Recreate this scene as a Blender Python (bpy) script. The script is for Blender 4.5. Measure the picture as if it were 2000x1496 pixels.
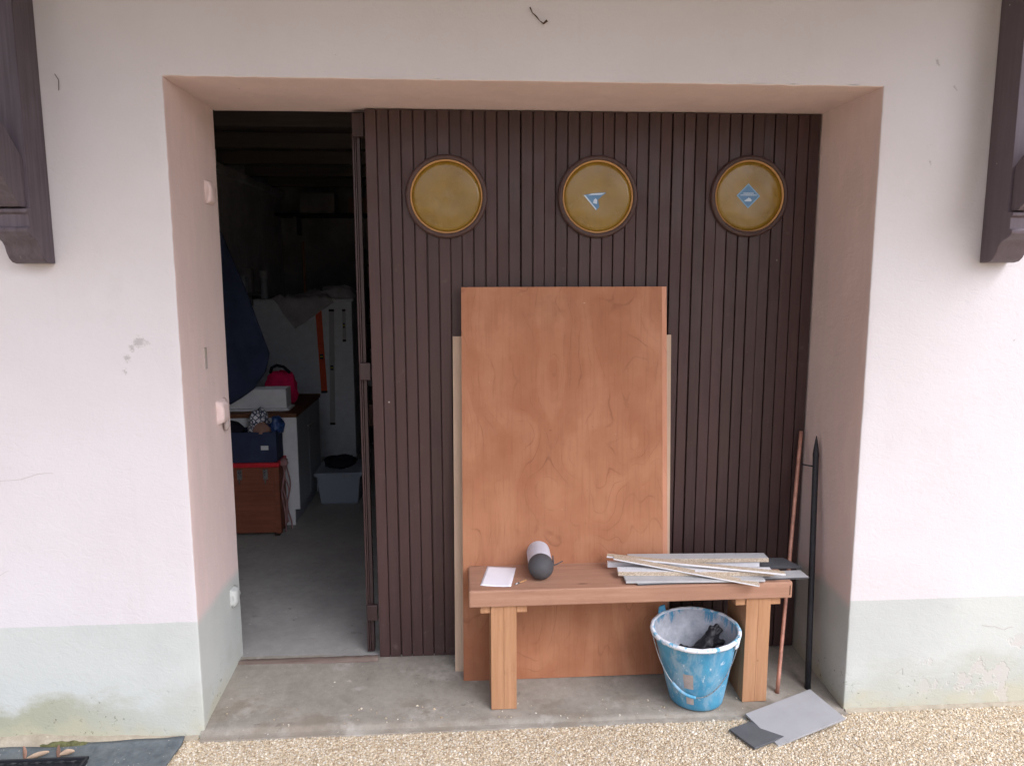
import bpy, bmesh, math, random
import numpy as np
from mathutils import Vector, Matrix, noise

for o in list(bpy.data.objects):
    bpy.data.objects.remove(o, do_unlink=True)
scene = bpy.context.scene
col = scene.collection
R = math.radians

# ------------------------------------------------------------------ camera
cam_d = bpy.data.cameras.new('camera')
cam = bpy.data.objects.new('camera', cam_d)
col.objects.link(cam)
cam_d.sensor_width = 36.0
cam_d.lens = 26.495
cam_d.clip_start = 0.05
cam_d.clip_end = 500.0
yaw, pitch, roll = R(3.839), R(8.198), R(-0.112)
fw = Vector((math.sin(yaw) * math.cos(pitch), math.cos(yaw) * math.cos(pitch), -math.sin(pitch)))
rt = Vector((math.cos(yaw), -math.sin(yaw), 0))
up = rt.cross(fw)
r2 = math.cos(roll) * rt + math.sin(roll) * up
u2 = -math.sin(roll) * rt + math.cos(roll) * up
cam.matrix_world = Matrix(((r2.x, u2.x, -fw.x, 0.949), (r2.y, u2.y, -fw.y, -2.604), (r2.z, u2.z, -fw.z, 1.668), (0, 0, 0, 1)))
scene.camera = cam

# ------------------------------------------------------------------ sky, sun, exposure
SUN_EL, SUN_AZ = R(48), R(140)          # azimuth measured from +Y towards +X
world = bpy.data.worlds.new('World')
scene.world = world
world.use_nodes = True
wn = world.node_tree
wn.nodes.clear()
sky = wn.nodes.new('ShaderNodeTexSky')
sky.sky_type = 'NISHITA'
sky.sun_disc = False
sky.sun_elevation = SUN_EL
sky.sun_rotation = SUN_AZ
sky.air_density = 1.0
sky.dust_density = 5.0
sky.ozone_density = 1.0
hsv = wn.nodes.new('ShaderNodeHueSaturation')      # an overcast sky is nearly white
hsv.inputs['Saturation'].default_value = 0.25
bg = wn.nodes.new('ShaderNodeBackground')
bg.inputs['Strength'].default_value = 0.15
wo = wn.nodes.new('ShaderNodeOutputWorld')
wn.links.new(sky.outputs[0], hsv.inputs['Color'])
cool = wn.nodes.new('ShaderNodeMix')               # cold grey cloud light
cool.data_type = 'RGBA'
cool.blend_type = 'MULTIPLY'
cool.inputs[0].default_value = 1.0
cool.inputs[7].default_value = (0.945, 0.97, 1.075, 1.0)
wn.links.new(hsv.outputs[0], cool.inputs[6])
wn.links.new(cool.outputs[2], bg.inputs['Color'])
wn.links.new(bg.outputs[0], wo.inputs['Surface'])

sd = bpy.data.lights.new('sun', 'SUN')
sd.energy = 0.6
sd.angle = R(60)
sd.color = (1.0, 0.985, 0.975)
sun = bpy.data.objects.new('sun', sd)
col.objects.link(sun)
sdir = Vector((math.sin(SUN_AZ) * math.cos(SUN_EL), math.cos(SUN_AZ) * math.cos(SUN_EL), math.sin(SUN_EL)))
sun.rotation_euler = sdir.to_track_quat('Z', 'Y').to_euler()
sun.location = (3, -6, 6)

vs = scene.view_settings
vs.view_transform = 'Standard'
vs.look = 'None'
vs.gamma = 1.0
vs.exposure = 0.87
vs.use_curve_mapping = False
scene.cycles.use_adaptive_sampling = True
scene.cycles.adaptive_threshold = 0.02

# ------------------------------------------------------------------ helpers: materials
def s2l(r, g, b):
    def f(c):
        c /= 255.0
        return c / 12.92 if c <= 0.04045 else ((c + 0.055) / 1.055) ** 2.4
    return (f(r), f(g), f(b), 1.0)

class M:
    def __init__(self, name, rough=0.7, spec=0.35, metal=0.0):
        self.m = bpy.data.materials.new(name)
        self.m.use_nodes = True
        self.nt = self.m.node_tree
        self.b = self.nt.nodes['Principled BSDF']
        self.b.inputs['Roughness'].default_value = rough
        self.b.inputs['Specular IOR Level'].default_value = spec
        self.b.inputs['Metallic'].default_value = metal
        self._c = None
    def n(self, t, **kw):
        x = self.nt.nodes.new(t)
        for k, v in kw.items():
            setattr(x, k, v)
        return x
    def set(self, sock, v):
        if hasattr(v, 'is_output') or isinstance(v, bpy.types.NodeSocket):
            self.nt.links.new(v, sock)
        elif isinstance(v, (tuple, list)) and len(v) == 3 and sock.type == 'RGBA':
            sock.default_value = (*v, 1.0)
        else:
            sock.default_value = v
    def obj(self):
        if self._c is None:
            self._c = self.n('ShaderNodeTexCoord').outputs['Object']
        return self._c
    def pos(self):
        return self.n('ShaderNodeNewGeometry').outputs['Position']
    def rnd(self):
        return self.n('ShaderNodeObjectInfo').outputs['Random']
    def mp(self, vec, scale=(1, 1, 1), loc=(0, 0, 0), rot=(0, 0, 0)):
        x = self.n('ShaderNodeMapping')
        self.set(x.inputs['Vector'], vec)
        self.set(x.inputs['Scale'], scale)
        self.set(x.inputs['Location'], loc)
        self.set(x.inputs['Rotation'], rot)
        return x.outputs[0]
    def noise(self, vec, scale, detail=4.0, rough=0.55, dist=0.0):
        x = self.n('ShaderNodeTexNoise')
        self.set(x.inputs['Vector'], vec)
        x.inputs['Scale'].default_value = scale
        x.inputs['Detail'].default_value = detail
        x.inputs['Roughness'].default_value = rough
        x.inputs['Distortion'].default_value = dist
        return x.outputs['Fac']
    def vor(self, vec, scale, feat='F1', out='Distance', rand=1.0):
        x = self.n('ShaderNodeTexVoronoi', feature=feat)
        self.set(x.inputs['Vector'], vec)
        x.inputs['Scale'].default_value = scale
        x.inputs['Randomness'].default_value = rand
        return x.outputs[out]
    def ma(self, op, a, b=0.0, c=0.0, clamp=False):
        x = self.n('ShaderNodeMath', operation=op, use_clamp=clamp)
        self.set(x.inputs[0], a)
        self.set(x.inputs[1], b)
        self.set(x.inputs[2], c)
        return x.outputs[0]
    def ss(self, v, lo, hi, a=0.0, b=1.0):
        x = self.n('ShaderNodeMapRange', interpolation_type='SMOOTHSTEP')
        self.set(x.inputs['Value'], v)
        x.inputs['From Min'].default_value = lo
        x.inputs['From Max'].default_value = hi
        x.inputs['To Min'].default_value = a
        x.inputs['To Max'].default_value = b
        return x.outputs[0]
    def mix(self, f, a, b, blend='MIX'):
        x = self.n('ShaderNodeMix', data_type='RGBA', blend_type=blend)
        self.set(x.inputs[0], f)
        self.set(x.inputs[6], a)
        self.set(x.inputs[7], b)
        return x.outputs[2]
    def ramp(self, f, stops):
        x = self.n('ShaderNodeValToRGB')
        self.set(x.inputs[0], f)
        e = x.color_ramp.elements
        while len(e) < len(stops):
            e.new(0.5)
        for el, (p, c) in zip(e, stops):
            el.position = p
            el.color = c if len(c) == 4 else (*c, 1)
        return x.outputs[0]
    def sep(self, v):
        x = self.n('ShaderNodeSeparateXYZ')
        self.set(x.inputs[0], v)
        return x.outputs
    def comb(self, a, b, c):
        x = self.n('ShaderNodeCombineXYZ')
        self.set(x.inputs[0], a); self.set(x.inputs[1], b); self.set(x.inputs[2], c)
        return x.outputs[0]
    def vadd(self, a, b):
        x = self.n('ShaderNodeVectorMath', operation='ADD')
        self.set(x.inputs[0], a); self.set(x.inputs[1], b)
        return x.outputs[0]
    def vdist(self, a, b):
        x = self.n('ShaderNodeVectorMath', operation='DISTANCE')
        self.set(x.inputs[0], a); self.set(x.inputs[1], b)
        return x.outputs['Value']
    def col(self, c):
        self.set(self.b.inputs['Base Color'], c)
        return self
    def rough(self, v):
        self.set(self.b.inputs['Roughness'], v)
        return self
    def bump(self, h, strength=0.3, dist=0.005):
        x = self.n('ShaderNodeBump')
        self.set(x.inputs['Height'], h)
        x.inputs['Strength'].default_value = strength
        x.inputs['Distance'].default_value = dist
        self.nt.links.new(x.outputs[0], self.b.inputs['Normal'])
        return self

MAT = {}

def plain(name, c, rough=0.6, spec=0.35, metal=0.0, var=0.12, scale=18.0, bump=0.0):
    """a base colour broken up by fine dirt and a little relief"""
    k = M(name, rough, spec, metal)
    rv = k.ma('MULTIPLY', k.rnd(), 37.0)
    v = k.vadd(k.obj(), k.comb(rv, rv, rv))
    n = k.noise(v, scale, 5, 0.6)
    n2 = k.noise(v, scale * 6, 3, 0.6)
    f = k.ma('ADD', k.ma('MULTIPLY', n, 0.7), k.ma('MULTIPLY', n2, 0.3))
    d = tuple(x * (1 - var * 2) for x in c[:3])
    l = tuple(min(1, x * (1 + var)) for x in c[:3])
    k.col(k.ramp(f, [(0.3, d), (0.7, l)]))
    k.rough(k.ss(n2, 0.3, 0.7, max(0.05, rough - 0.12), min(1, rough + 0.1)))
    if bump:
        k.bump(f, bump, 0.003)
    MAT[name] = k.m
    return k

# ---- painted render of the facade; bare grey-green wash below the dado line
def wall_mat(name, paint, reveal=False):
    k = M(name, 0.9, 0.2)
    p = k.pos()
    xyz = k.sep(p)
    big = k.noise(p, 1.3, 4, 0.6)
    mid = k.noise(p, 9, 6, 0.65)
    fine = k.noise(p, 140, 4, 0.7)
    c = k.mix(k.ss(big, 0.35, 0.7), paint, tuple(x * y for x, y in zip(paint[:3], (0.955, 0.945, 0.935))))
    c = k.mix(k.ss(mid, 0.55, 0.75, 0, 0.35), c, tuple(x * 0.93 for x in paint[:3]))
    # faint vertical run marks
    run = k.noise(k.mp(p, (9, 9, 0.55)), 1.6, 5, 0.6)
    c = k.mix(k.ss(run, 0.6, 0.78, 0, 0.22), c, tuple(x * y for x, y in zip(paint[:3], (0.84, 0.82, 0.78))))
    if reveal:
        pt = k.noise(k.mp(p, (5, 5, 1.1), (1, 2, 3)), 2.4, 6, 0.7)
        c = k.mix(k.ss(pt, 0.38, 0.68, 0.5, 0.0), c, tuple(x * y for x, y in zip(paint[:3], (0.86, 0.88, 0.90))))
    gr = k.noise(k.mp(p, (1, 1, 0.8), (11, 3, 5)), 3.4, 6, 0.7)
    c = k.mix(k.ss(gr, 0.55, 0.75, 0, 0.3), c, tuple(x * y for x, y in zip(paint[:3], (0.87, 0.85, 0.83))))
    c = k.mix(k.ss(k.noise(p, 48, 3, 0.8), 0.68, 0.74, 0, 0.35), c, tuple(x * 0.72 for x in paint[:3]))
    # dado
    wob = k.ma('ADD', xyz[2], k.ma('MULTIPLY', k.ma('SUBTRACT', mid, 0.5), 0.012))
    dado = s2l(192, 195, 191)
    dc = k.mix(k.ss(big, 0.4, 0.62), dado, s2l(182, 185, 182))
    # rising damp: yellow-green algae, thicker towards the ground and in blotches
    wet = k.noise(k.mp(p, (1, 1, 1.5), (3.1, 0, 0.4)), 3.2, 6, 0.65)
    leftm = k.ss(xyz[0], -0.62, -0.08, 1.0, 0.35) if not reveal else 0.25
    hgt = k.ss(xyz[2], 0.0, 0.42, 0.30, -0.10)
    alg = k.ss(k.ma('ADD', wet, hgt), 0.56, 0.78)
    alg = k.ma('MULTIPLY', alg, leftm)
    dc = k.mix(k.ma('MULTIPLY', alg, 0.9), dc, s2l(160, 160, 138))
    yel = k.ss(k.ma('ADD', k.noise(p, 6, 5, 0.6), k.ss(xyz[2], 0.0, 0.2, 0.35, -0.2)), 0.6, 0.9)
    dc = k.mix(k.ma('MULTIPLY', yel, 0.6), dc, s2l(184, 178, 152))
    # mould specks
    spk = k.noise(p, 40, 5, 0.8)
    spn = k.noise(p, 7, 3, 0.6)
    sp = k.ma('MULTIPLY', k.ss(spk, 0.58, 0.66), k.ss(k.ma('ADD', spn, k.ss(xyz[2], 0.0, 0.4, 0.16, -0.14)), 0.56, 0.68))
    dc = k.mix(k.ma('MULTIPLY', sp, 0.85), dc, s2l(92, 90, 72))
    # lost flakes of wash showing pinkish old render on the right
    fl = k.ma('MULTIPLY', k.ss(k.noise(p, 4.4, 5, 0.7), 0.57, 0.59), k.ma('MULTIPLY', k.ss(xyz[2], 0.34, 0.24), k.ss(xyz[0], 2.62, 2.8)))
    dc = k.mix(k.ma('MULTIPLY', fl, 0.55), dc, s2l(192, 184, 180))
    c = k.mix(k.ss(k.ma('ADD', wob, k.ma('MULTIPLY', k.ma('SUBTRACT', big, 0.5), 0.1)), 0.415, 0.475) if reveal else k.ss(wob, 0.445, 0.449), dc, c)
    # scattered insect specks
    ve = k.n('ShaderNodeTexVoronoi')
    k.set(ve.inputs['Vector'], k.vadd(p, k.comb(k.ma('MULTIPLY', mid, 0.06), 0.0, k.ma('MULTIPLY', mid, 0.09))))
    ve.inputs['Scale'].default_value = 8.0
    dots = k.ma('MULTIPLY', k.ss(ve.outputs['Distance'], 0.04, 0.012), k.ss(k.sep(ve.outputs['Color'])[0], 0.52, 0.56))
    dots = k.ma('MULTIPLY', dots, k.ss(xyz[2], 0.4, 1.4, 0.15, 0.75))
    c = k.mix(dots, c, s2l(92, 80, 66))
    # scuffed smear marks left of the opening
    if not reveal:
        q = k.vadd(p, k.comb(k.ma('MULTIPLY', k.ma('SUBTRACT', mid, 0.5), 0.12), 0.0, k.ma('MULTIPLY', k.ma('SUBTRACT', fine, 0.5), 0.06)))
        for (x, z, r) in ((-0.125, 1.445, 0.026), (-0.15, 1.425, 0.02), (-0.178, 1.392, 0.017), (-0.185, 1.345, 0.012), (2.592, 2.383, 0.016), (2.66, 2.30, 0.01), (2.58, 2.05, 0.009)):
            dd = k.vdist(q, (x, 0.0, z))
            c = k.mix(k.ss(dd, r * 0.8, r * 0.3, 0, 0.36), c, s2l(98, 94, 90))
    k.col(c)
    trow = k.noise(k.mp(p, (1, 1, 1.6)), 22, 4, 0.55, 1.5)
    h = k.ma('ADD', k.ma('MULTIPLY', mid, 0.6), k.ma('ADD', k.ma('MULTIPLY', fine, 0.22), k.ma('MULTIPLY', trow, 0.35)))
    h = k.ma('SUBTRACT', h, k.ma('MULTIPLY', fl, 0.35))
    k.bump(h, 0.5, 0.007)
    MAT[name] = k.m

wall_mat('wall_paint', s2l(208, 203, 206))
wall_mat('reveal_bounce_tint', s2l(222, 201, 197), True)  # wall paint again, pinker: bounced light in the opening put into the colour

# ---- worn concrete
def concrete(name, a, b, scale=5.0, stains=True, extra=None):
    k = M(name, 0.88, 0.25)
    p = k.pos()
    n1 = k.noise(p, scale, 6, 0.65)
    n2 = k.noise(p, scale * 7, 5, 0.7)
    n3 = k.noise(p, 260, 2, 0.6)
    c = k.ramp(k.ma('ADD', k.ma('MULTIPLY', n1, 0.65), k.ma('MULTIPLY', n2, 0.35)), [(0.33, a), (0.66, b)])
    if stains:
        c = k.mix(k.ss(k.noise(p, 11, 5, 0.6, 1.0), 0.64, 0.72, 0, 0.5), c, tuple(x * 0.55 for x in a[:3]))
        c = k.mix(k.ss(k.noise(k.mp(p, (1, 1, 1), (7, 3, 0)), 30, 4, 0.6), 0.68, 0.74, 0, 0.6), c, tuple(min(1, x * 1.35) for x in b[:3]))
    c = k.mix(k.ss(n3, 0.35, 0.5, 0.18, 0), c, tuple(x * 0.6 for x in a[:3]))
    if extra: c = extra(k, c)
    k.col(c)
    k.bump(k.ma('ADD', k.ma('MULTIPLY', n2, 0.5), k.ma('MULTIPLY', n3, 0.25)), 0.4, 0.004)
    MAT[name] = k.m

def slab_extra(k, c):
    p = k.pos()
    y = k.sep(p)[1]
    b = k.ss(k.ma('ADD', k.noise(k.mp(p, (0.6, 1, 1)), 7, 5, 0.65), k.ss(y, 0.0, 0.3, 0.1, -0.08)), 0.54, 0.70, 0, 0.42)
    c = k.mix(b, c, s2l(112, 98, 82))
    w = k.ss(k.noise(k.mp(p, (1, 1, 1), (2, 9, 1)), 5, 5, 0.7), 0.55, 0.68, 0, 0.5)
    c = k.mix(w, c, s2l(176, 170, 162))
    sp = k.ss(k.noise(k.mp(p, (1, 1, 1), (4, 2, 0)), 60, 3, 0.7), 0.70, 0.74, 0, 0.8)
    return k.mix(sp, c, s2l(204, 200, 194))
concrete('slab_concrete', s2l(126, 120, 111), s2l(158, 151, 141), extra=slab_extra)
concrete('floor_concrete', s2l(138, 136, 134), s2l(166, 164, 161), 3.0)
concrete('mortar', s2l(142, 132, 116), s2l(176, 166, 148), 14.0)

# ---- gravel: bound aggregate sheet and its loose pebbles
k = M('gravel_sheet', 0.9, 0.2)
p = k.pos()
v = k.n('ShaderNodeTexVoronoi')
k.set(v.inputs['Vector'], p)
v.inputs['Scale'].default_value = 140
rr = k.sep(v.outputs['Color'])[0]
c = k.ramp(rr, [(0.0, s2l(150, 126, 98)), (0.35, s2l(196, 174, 142)), (0.7, s2l(214, 196, 166)), (1.0, s2l(232, 222, 202))])
c = k.mix(k.ss(v.outputs['Distance'], 0.45, 0.8), c, s2l(150, 134, 112))
k.col(c)
k.bump(k.ma('SUBTRACT', 1.0, v.outputs['Distance']), 0.6, 0.004)
MAT['gravel_sheet'] = k.m
k = M('pebble', 0.75, 0.3)
ri = k.n('ShaderNodeNewGeometry').outputs['Random Per Island']
c = k.ramp(ri, [(0.0, s2l(150, 131, 108)), (0.12, s2l(172, 154, 130)), (0.45, s2l(187, 171, 148)), (0.75, s2l(199, 186, 165)), (0.92, s2l(222, 215, 202)), (1.0, s2l(166, 158, 148))])
k.col(c)
MAT['pebble'] = k.m

# ---- timber
def board_paint(name, a, b, worn):
    """dark stain on vertical boards; a random offset for each board"""
    k = M(name, 0.55, 0.35)
    rv = k.ma('MULTIPLY', k.rnd(), 53.0)
    p = k.vadd(k.obj(), k.comb(rv, rv, rv))
    g = k.noise(k.mp(p, (26, 26, 1.2)), 3, 5, 0.6)
    n = k.noise(p, 4, 5, 0.6)
    c = k.ramp(g, [(0.3, a), (0.7, b)])
    c = k.mix(k.ma('MULTIPLY', k.rnd(), 0.5), c, tuple(x * y for x, y in zip(b[:3], (1.28, 1.18, 1.16))))
    # pale scuffs and bird specks
    c = k.mix(k.ss(k.noise(k.mp(p, (1, 1, 0.6)), 34, 4, 0.7), 0.72, 0.76, 0, 0.45), c, worn)
    z = k.sep(k.pos())[2]
    low = k.ss(z, 0.0, 0.75, 0.07, 0.0)
    c = k.mix(k.ss(k.ma('ADD', k.noise(p, 15, 5, 0.75), low), 0.62, 0.78, 0, 0.4), c, worn)
    ve = k.n('ShaderNodeTexVoronoi')
    k.set(ve.inputs['Vector'], p)
    ve.inputs['Scale'].default_value = 11.0
    dots = k.ma('MULTIPLY', k.ss(ve.outputs['Distance'], 0.05, 0.03), k.ss(k.sep(ve.outputs['Color'])[0], 0.86, 0.87))
    c = k.mix(k.ma('MULTIPLY', dots, 0.8), c, s2l(190, 180, 172))
    k.col(c)
    k.rough(k.ss(n, 0.3, 0.7, 0.36, 0.62))
    k.bump(g, 0.15, 0.002)
    MAT[name] = k.m

board_paint('door_stain', s2l(54, 38, 37), s2l(67, 49, 48), s2l(106, 92, 88))
board_paint('bracket_stain', s2l(70, 61, 67), s2l(94, 85, 93), s2l(138, 130, 134))
board_paint('leaf_edge_stain', s2l(44, 31, 32), s2l(56, 41, 41), s2l(92, 72, 66))
board_paint('frame_stain', s2l(56, 40, 38), s2l(76, 56, 52), s2l(120, 98, 88))

def wood(name, a, b, axis='x', gscale=1.0, spots=0.0, rough=0.62):
    k = M(name, rough, 0.3)
    rv = k.ma('MULTIPLY', k.rnd(), 19.0)
    p = k.vadd(k.obj(), k.comb(rv, rv, rv))
    st = {'x': (0.7, 14, 14), 'z': (14, 14, 0.7), 'y': (14, 0.7, 14)}[axis]
    warp = k.noise(k.mp(p, tuple(x * 0.12 for x in st)), 3, 3, 0.5)
    g = k.noise(k.mp(k.vadd(p, k.comb(k.ma('MULTIPLY', warp, 0.05), k.ma('MULTIPLY', warp, 0.05), 0.0)), st), 4 * gscale, 6, 0.65)
    g2 = k.noise(k.mp(p, tuple(x * 4 for x in st)), 6, 3, 0.6)
    f = k.ma('ADD', k.ma('MULTIPLY', g, 0.75), k.ma('MULTIPLY', g2, 0.25))
    c = k.ramp(f, [(0.28, a), (0.52, tuple((x + y) / 2 for x, y in zip(a, b))), (0.72, b)])
    c = k.mix(k.ss(k.noise(p, 2.2, 4, 0.6), 0.45, 0.7, 0, 0.35), c, tuple(x * 0.8 for x in a[:3]))
    if spots:
        kn = k.vor(k.mp(p, tuple((1.0 if x < 1 else 3.2) for x in st)), 3.1)
        c = k.mix(k.ss(kn, 0.10, 0.03, 0, 0.75), c, tuple(x * 0.42 for x in a[:3]))
        c = k.mix(k.ss(k.noise(p, 6, 5, 0.7), 0.55, 0.7, 0, 0.3), c, tuple(x * y for x, y in zip(a[:3], (0.78, 0.8, 0.84))))
        c = k.mix(k.ss(k.noise(p, 20, 4, 0.7), 0.70, 0.76, 0, spots), c, tuple(x * 0.35 for x in a[:3]))
    k.col(c)
    k.bump(f, 0.12, 0.002)
    MAT[name] = k.m

wood('bench_seat_wood', s2l(150, 110, 90), s2l(178, 138, 116), 'x', spots=0.3)
wood('bench_leg_wood', s2l(158, 114, 82), s2l(186, 142, 108), 'z', spots=0.5)
wood('pale_edge_wood', s2l(186, 148, 120), s2l(216, 182, 152), 'z')
wood('beige_board', s2l(176, 150, 130), s2l(200, 174, 152), 'z')
wood('crate_wood', s2l(116, 66, 48), s2l(146, 88, 66), 'x')
wood('sill_wood', s2l(96, 78, 72), s2l(150, 136, 126), 'x', spots=0.5)
wood('counter_wood', s2l(96, 62, 44), s2l(126, 84, 60), 'y')
wood('ceiling_wood', s2l(92, 82, 78), s2l(112, 102, 98), 'x')
wood('light_ring_wood', s2l(176, 132, 84), s2l(200, 156, 108), 'x')

# ---- rotary-cut plywood: long cathedral figures
def plywood(name, base, dark, light, seed):
    k = M(name, 0.6, 0.3)
    p = k.mp(k.obj(), (1, 1, 1), (seed, seed * 0.7, seed * 1.3))
    fld = k.noise(k.mp(p, (1.7, 0.0, 0.8)), 1.7, 2.2, 0.42, 0.3)
    jit = k.noise(k.mp(p, (5, 0.0, 16)), 2.0, 4, 0.6)
    fib = k.noise(k.mp(p, (55, 0, 2.2)), 2, 5, 0.7)
    fib2 = k.noise(k.mp(p, (170, 0, 9)), 2, 3, 0.7)
    ph = k.ma('ADD', k.ma('MULTIPLY', fld, 70.0), k.ma('MULTIPLY', jit, 0.7))
    line = k.ss(k.ma('ABSOLUTE', k.ma('SINE', ph)), 0.22, 0.0)
    line = k.ma('MULTIPLY', line, k.ss(k.noise(k.mp(p, (3, 0, 3)), 2.2, 3, 0.6), 0.42, 0.66))
    band = k.ma('SINE', k.ma('ADD', k.ma('MULTIPLY', fld, 37.0), k.ma('MULTIPLY', jit, 1.2)))
    blotch = k.noise(k.mp(p, (1.0, 1.0, 0.8)), 2.6, 6, 0.65)
    c = k.mix(k.ss(blotch, 0.32, 0.70), base, dark)
    c = k.mix(k.ss(band, -0.2, 0.9, 0, 0.17), c, light)
    c = k.mix(k.ss(band, -0.3, -1.0, 0, 0.12), c, tuple(x * 0.80 for x in dark[:3]))
    c = k.mix(k.ma('MULTIPLY', line, 0.6), c, tuple(x * 0.62 for x in dark[:3]))
    c = k.mix(k.ss(fib, 0.46, 0.74, 0, 0.5), c, tuple(x * 0.78 for x in dark[:3]))
    c = k.mix(k.ss(fib2, 0.58, 0.8, 0, 0.35), c, tuple(x * 0.66 for x in dark[:3]))
    c = k.mix(k.ss(k.noise(k.mp(p, (1, 1, 1), (3, 1, 8)), 4.2, 6, 0.7), 0.56, 0.78, 0, 0.38), c, tuple(x * y for x, y in zip(dark[:3], (0.66, 0.70, 0.74))))
    c = k.mix(k.ss(k.noise(k.mp(p, (1, 1, 2)), 40, 4, 0.7), 0.71, 0.76, 0, 0.6), c, s2l(206, 178, 156))
    c = k.mix(k.ss(k.noise(k.mp(p, (1, 1, 1), (5, 5, 5)), 26, 3, 0.6), 0.72, 0.77, 0, 0.6), c, s2l(70, 40, 28))
    k.col(c)
    k.rough(k.ss(blotch, 0.3, 0.7, 0.5, 0.68))
    k.bump(k.ma('ADD', fib, fib2), 0.12, 0.002)
    MAT[name] = k.m

plywood('plywood_red', s2l(166, 114, 84), s2l(150, 96, 68), s2l(184, 136, 106), 2.3)
plywood('plywood_back', s2l(196, 140, 112), s2l(180, 124, 98), s2l(206, 156, 130), 5.1)

# ---- chipboard edge: speckled
k = M('chipboard', 0.85, 0.2)
v = k.n('ShaderNodeTexVoronoi')
k.set(v.inputs['Vector'], k.mp(k.obj(), (1, 2, 2)))
v.inputs['Scale'].default_value = 320
c = k.ramp(k.sep(v.outputs['Color'])[0], [(0, s2l(146, 124, 104)), (0.4, s2l(180, 162, 142)), (1, s2l(206, 194, 176))])
k.col(c)
MAT['chipboard'] = k.m

plain('melamine_white', s2l(222, 222, 226), 0.38, 0.4, var=0.05)
plain('melamine_grey', s2l(176, 176, 178), 0.5, 0.35, var=0.06)
plain('slate_grey', s2l(92, 94, 98), 0.6, 0.35, var=0.1)
plain('slate_edge', s2l(70, 70, 74), 0.7, 0.3, var=0.1)
plain('tile_face', s2l(158, 157, 159), 0.55, 0.35, var=0.05, scale=9)
plain('dark_tile', s2l(88, 89, 92), 0.65, 0.3, var=0.1)
plain('paper', s2l(236, 234, 242), 0.9, 0.15, var=0.02)
plain('can_body', s2l(200, 202, 214), 0.5, 0.3, var=0.05)
plain('dark_rubber', s2l(78, 77, 80), 0.72, 0.25, var=0.08, scale=30, bump=0.1)
plain('black_rubber', s2l(30, 29, 33), 0.55, 0.4, var=0.2, scale=40, bump=0.25)
plain('black_plastic', s2l(34, 35, 40), 0.5, 0.4, var=0.15, bump=0.1)
plain('black_iron', s2l(44, 44, 50), 0.55, 0.4, 0.2, var=0.2, scale=40, bump=0.15)
plain('copper', s2l(188, 136, 118), 0.5, 0.5, 0.25, var=0.25, scale=26)
plain('steel', s2l(170, 170, 172), 0.35, 0.5, 0.9, var=0.15)
plain('white_laminate', s2l(226, 228, 232), 0.45, 0.4, var=0.06)
plain('grey_laminate', s2l(160, 165, 174), 0.5, 0.35, var=0.06)
plain('pale_panel', s2l(222, 226, 232), 0.6, 0.3, var=0.07)
plain('red_plastic', s2l(206, 40, 52), 0.45, 0.4, var=0.12)
plain('orange_paint', s2l(226, 84, 40), 0.45, 0.4, var=0.1)
plain('magenta_fabric', s2l(214, 32, 92), 0.8, 0.2, var=0.2, bump=0.3)
plain('navy_fabric', s2l(58, 66, 92), 0.9, 0.15, var=0.15, scale=9, bump=0.3)
plain('grey_cloth', s2l(186, 182, 188), 0.95, 0.1, var=0.15, scale=12, bump=0.4)
plain('dark_cloth', s2l(34, 34, 44), 0.95, 0.1, var=0.2, scale=14, bump=0.4)
plain('brown_paper', s2l(150, 116, 104), 0.85, 0.2, var=0.12, bump=0.3)
plain('blue_bag', s2l(52, 82, 140), 0.35, 0.5, var=0.4, scale=50, bump=0.3)
plain('pink_cord', s2l(170, 128, 130), 0.7, 0.3, var=0.15)
plain('inner_wall', s2l(222, 220, 222), 0.92, 0.2, var=0.15, scale=3)
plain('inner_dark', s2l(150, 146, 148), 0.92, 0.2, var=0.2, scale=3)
plain('shelf_dark', s2l(58, 50, 46), 0.8, 0.25, var=0.2)
plain('glass_jar', s2l(120, 124, 130), 0.2, 0.5, var=0.1)
plain('moss', s2l(104, 104, 72), 0.95, 0.1, var=0.35, scale=40, bump=0.5)
plain('dry_leaf', s2l(158, 122, 104), 0.8, 0.2, var=0.25, scale=30)
plain('dry_leaf_pale', s2l(176, 152, 130), 0.8, 0.2, var=0.2, scale=30)
plain('sticker_blue', s2l(84, 126, 164), 0.45, 0.4, var=0.1, scale=60)
plain('sticker_border', s2l(128, 166, 196), 0.45, 0.4, var=0.05)
plain('sticker_white', s2l(196, 208, 222), 0.5, 0.3, var=0.05)
plain('crack_dark', s2l(176, 168, 164), 0.95, 0.1, var=0.1)
plain('twig', s2l(86, 66, 52), 0.9, 0.1, var=0.2)
plain('keeper_plaster', s2l(176, 164, 160), 0.9, 0.2, var=0.15, bump=0.3)
plain('level_black', s2l(36, 34, 38), 0.5, 0.4, var=0.1)
plain('vial', s2l(220, 200, 60), 0.2, 0.5, var=0.05)
plain('label_white', s2l(214, 214, 216), 0.6, 0.3, var=0.03)
plain('soffit_wood', s2l(90, 72, 66), 0.8, 0.25, var=0.2)

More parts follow.
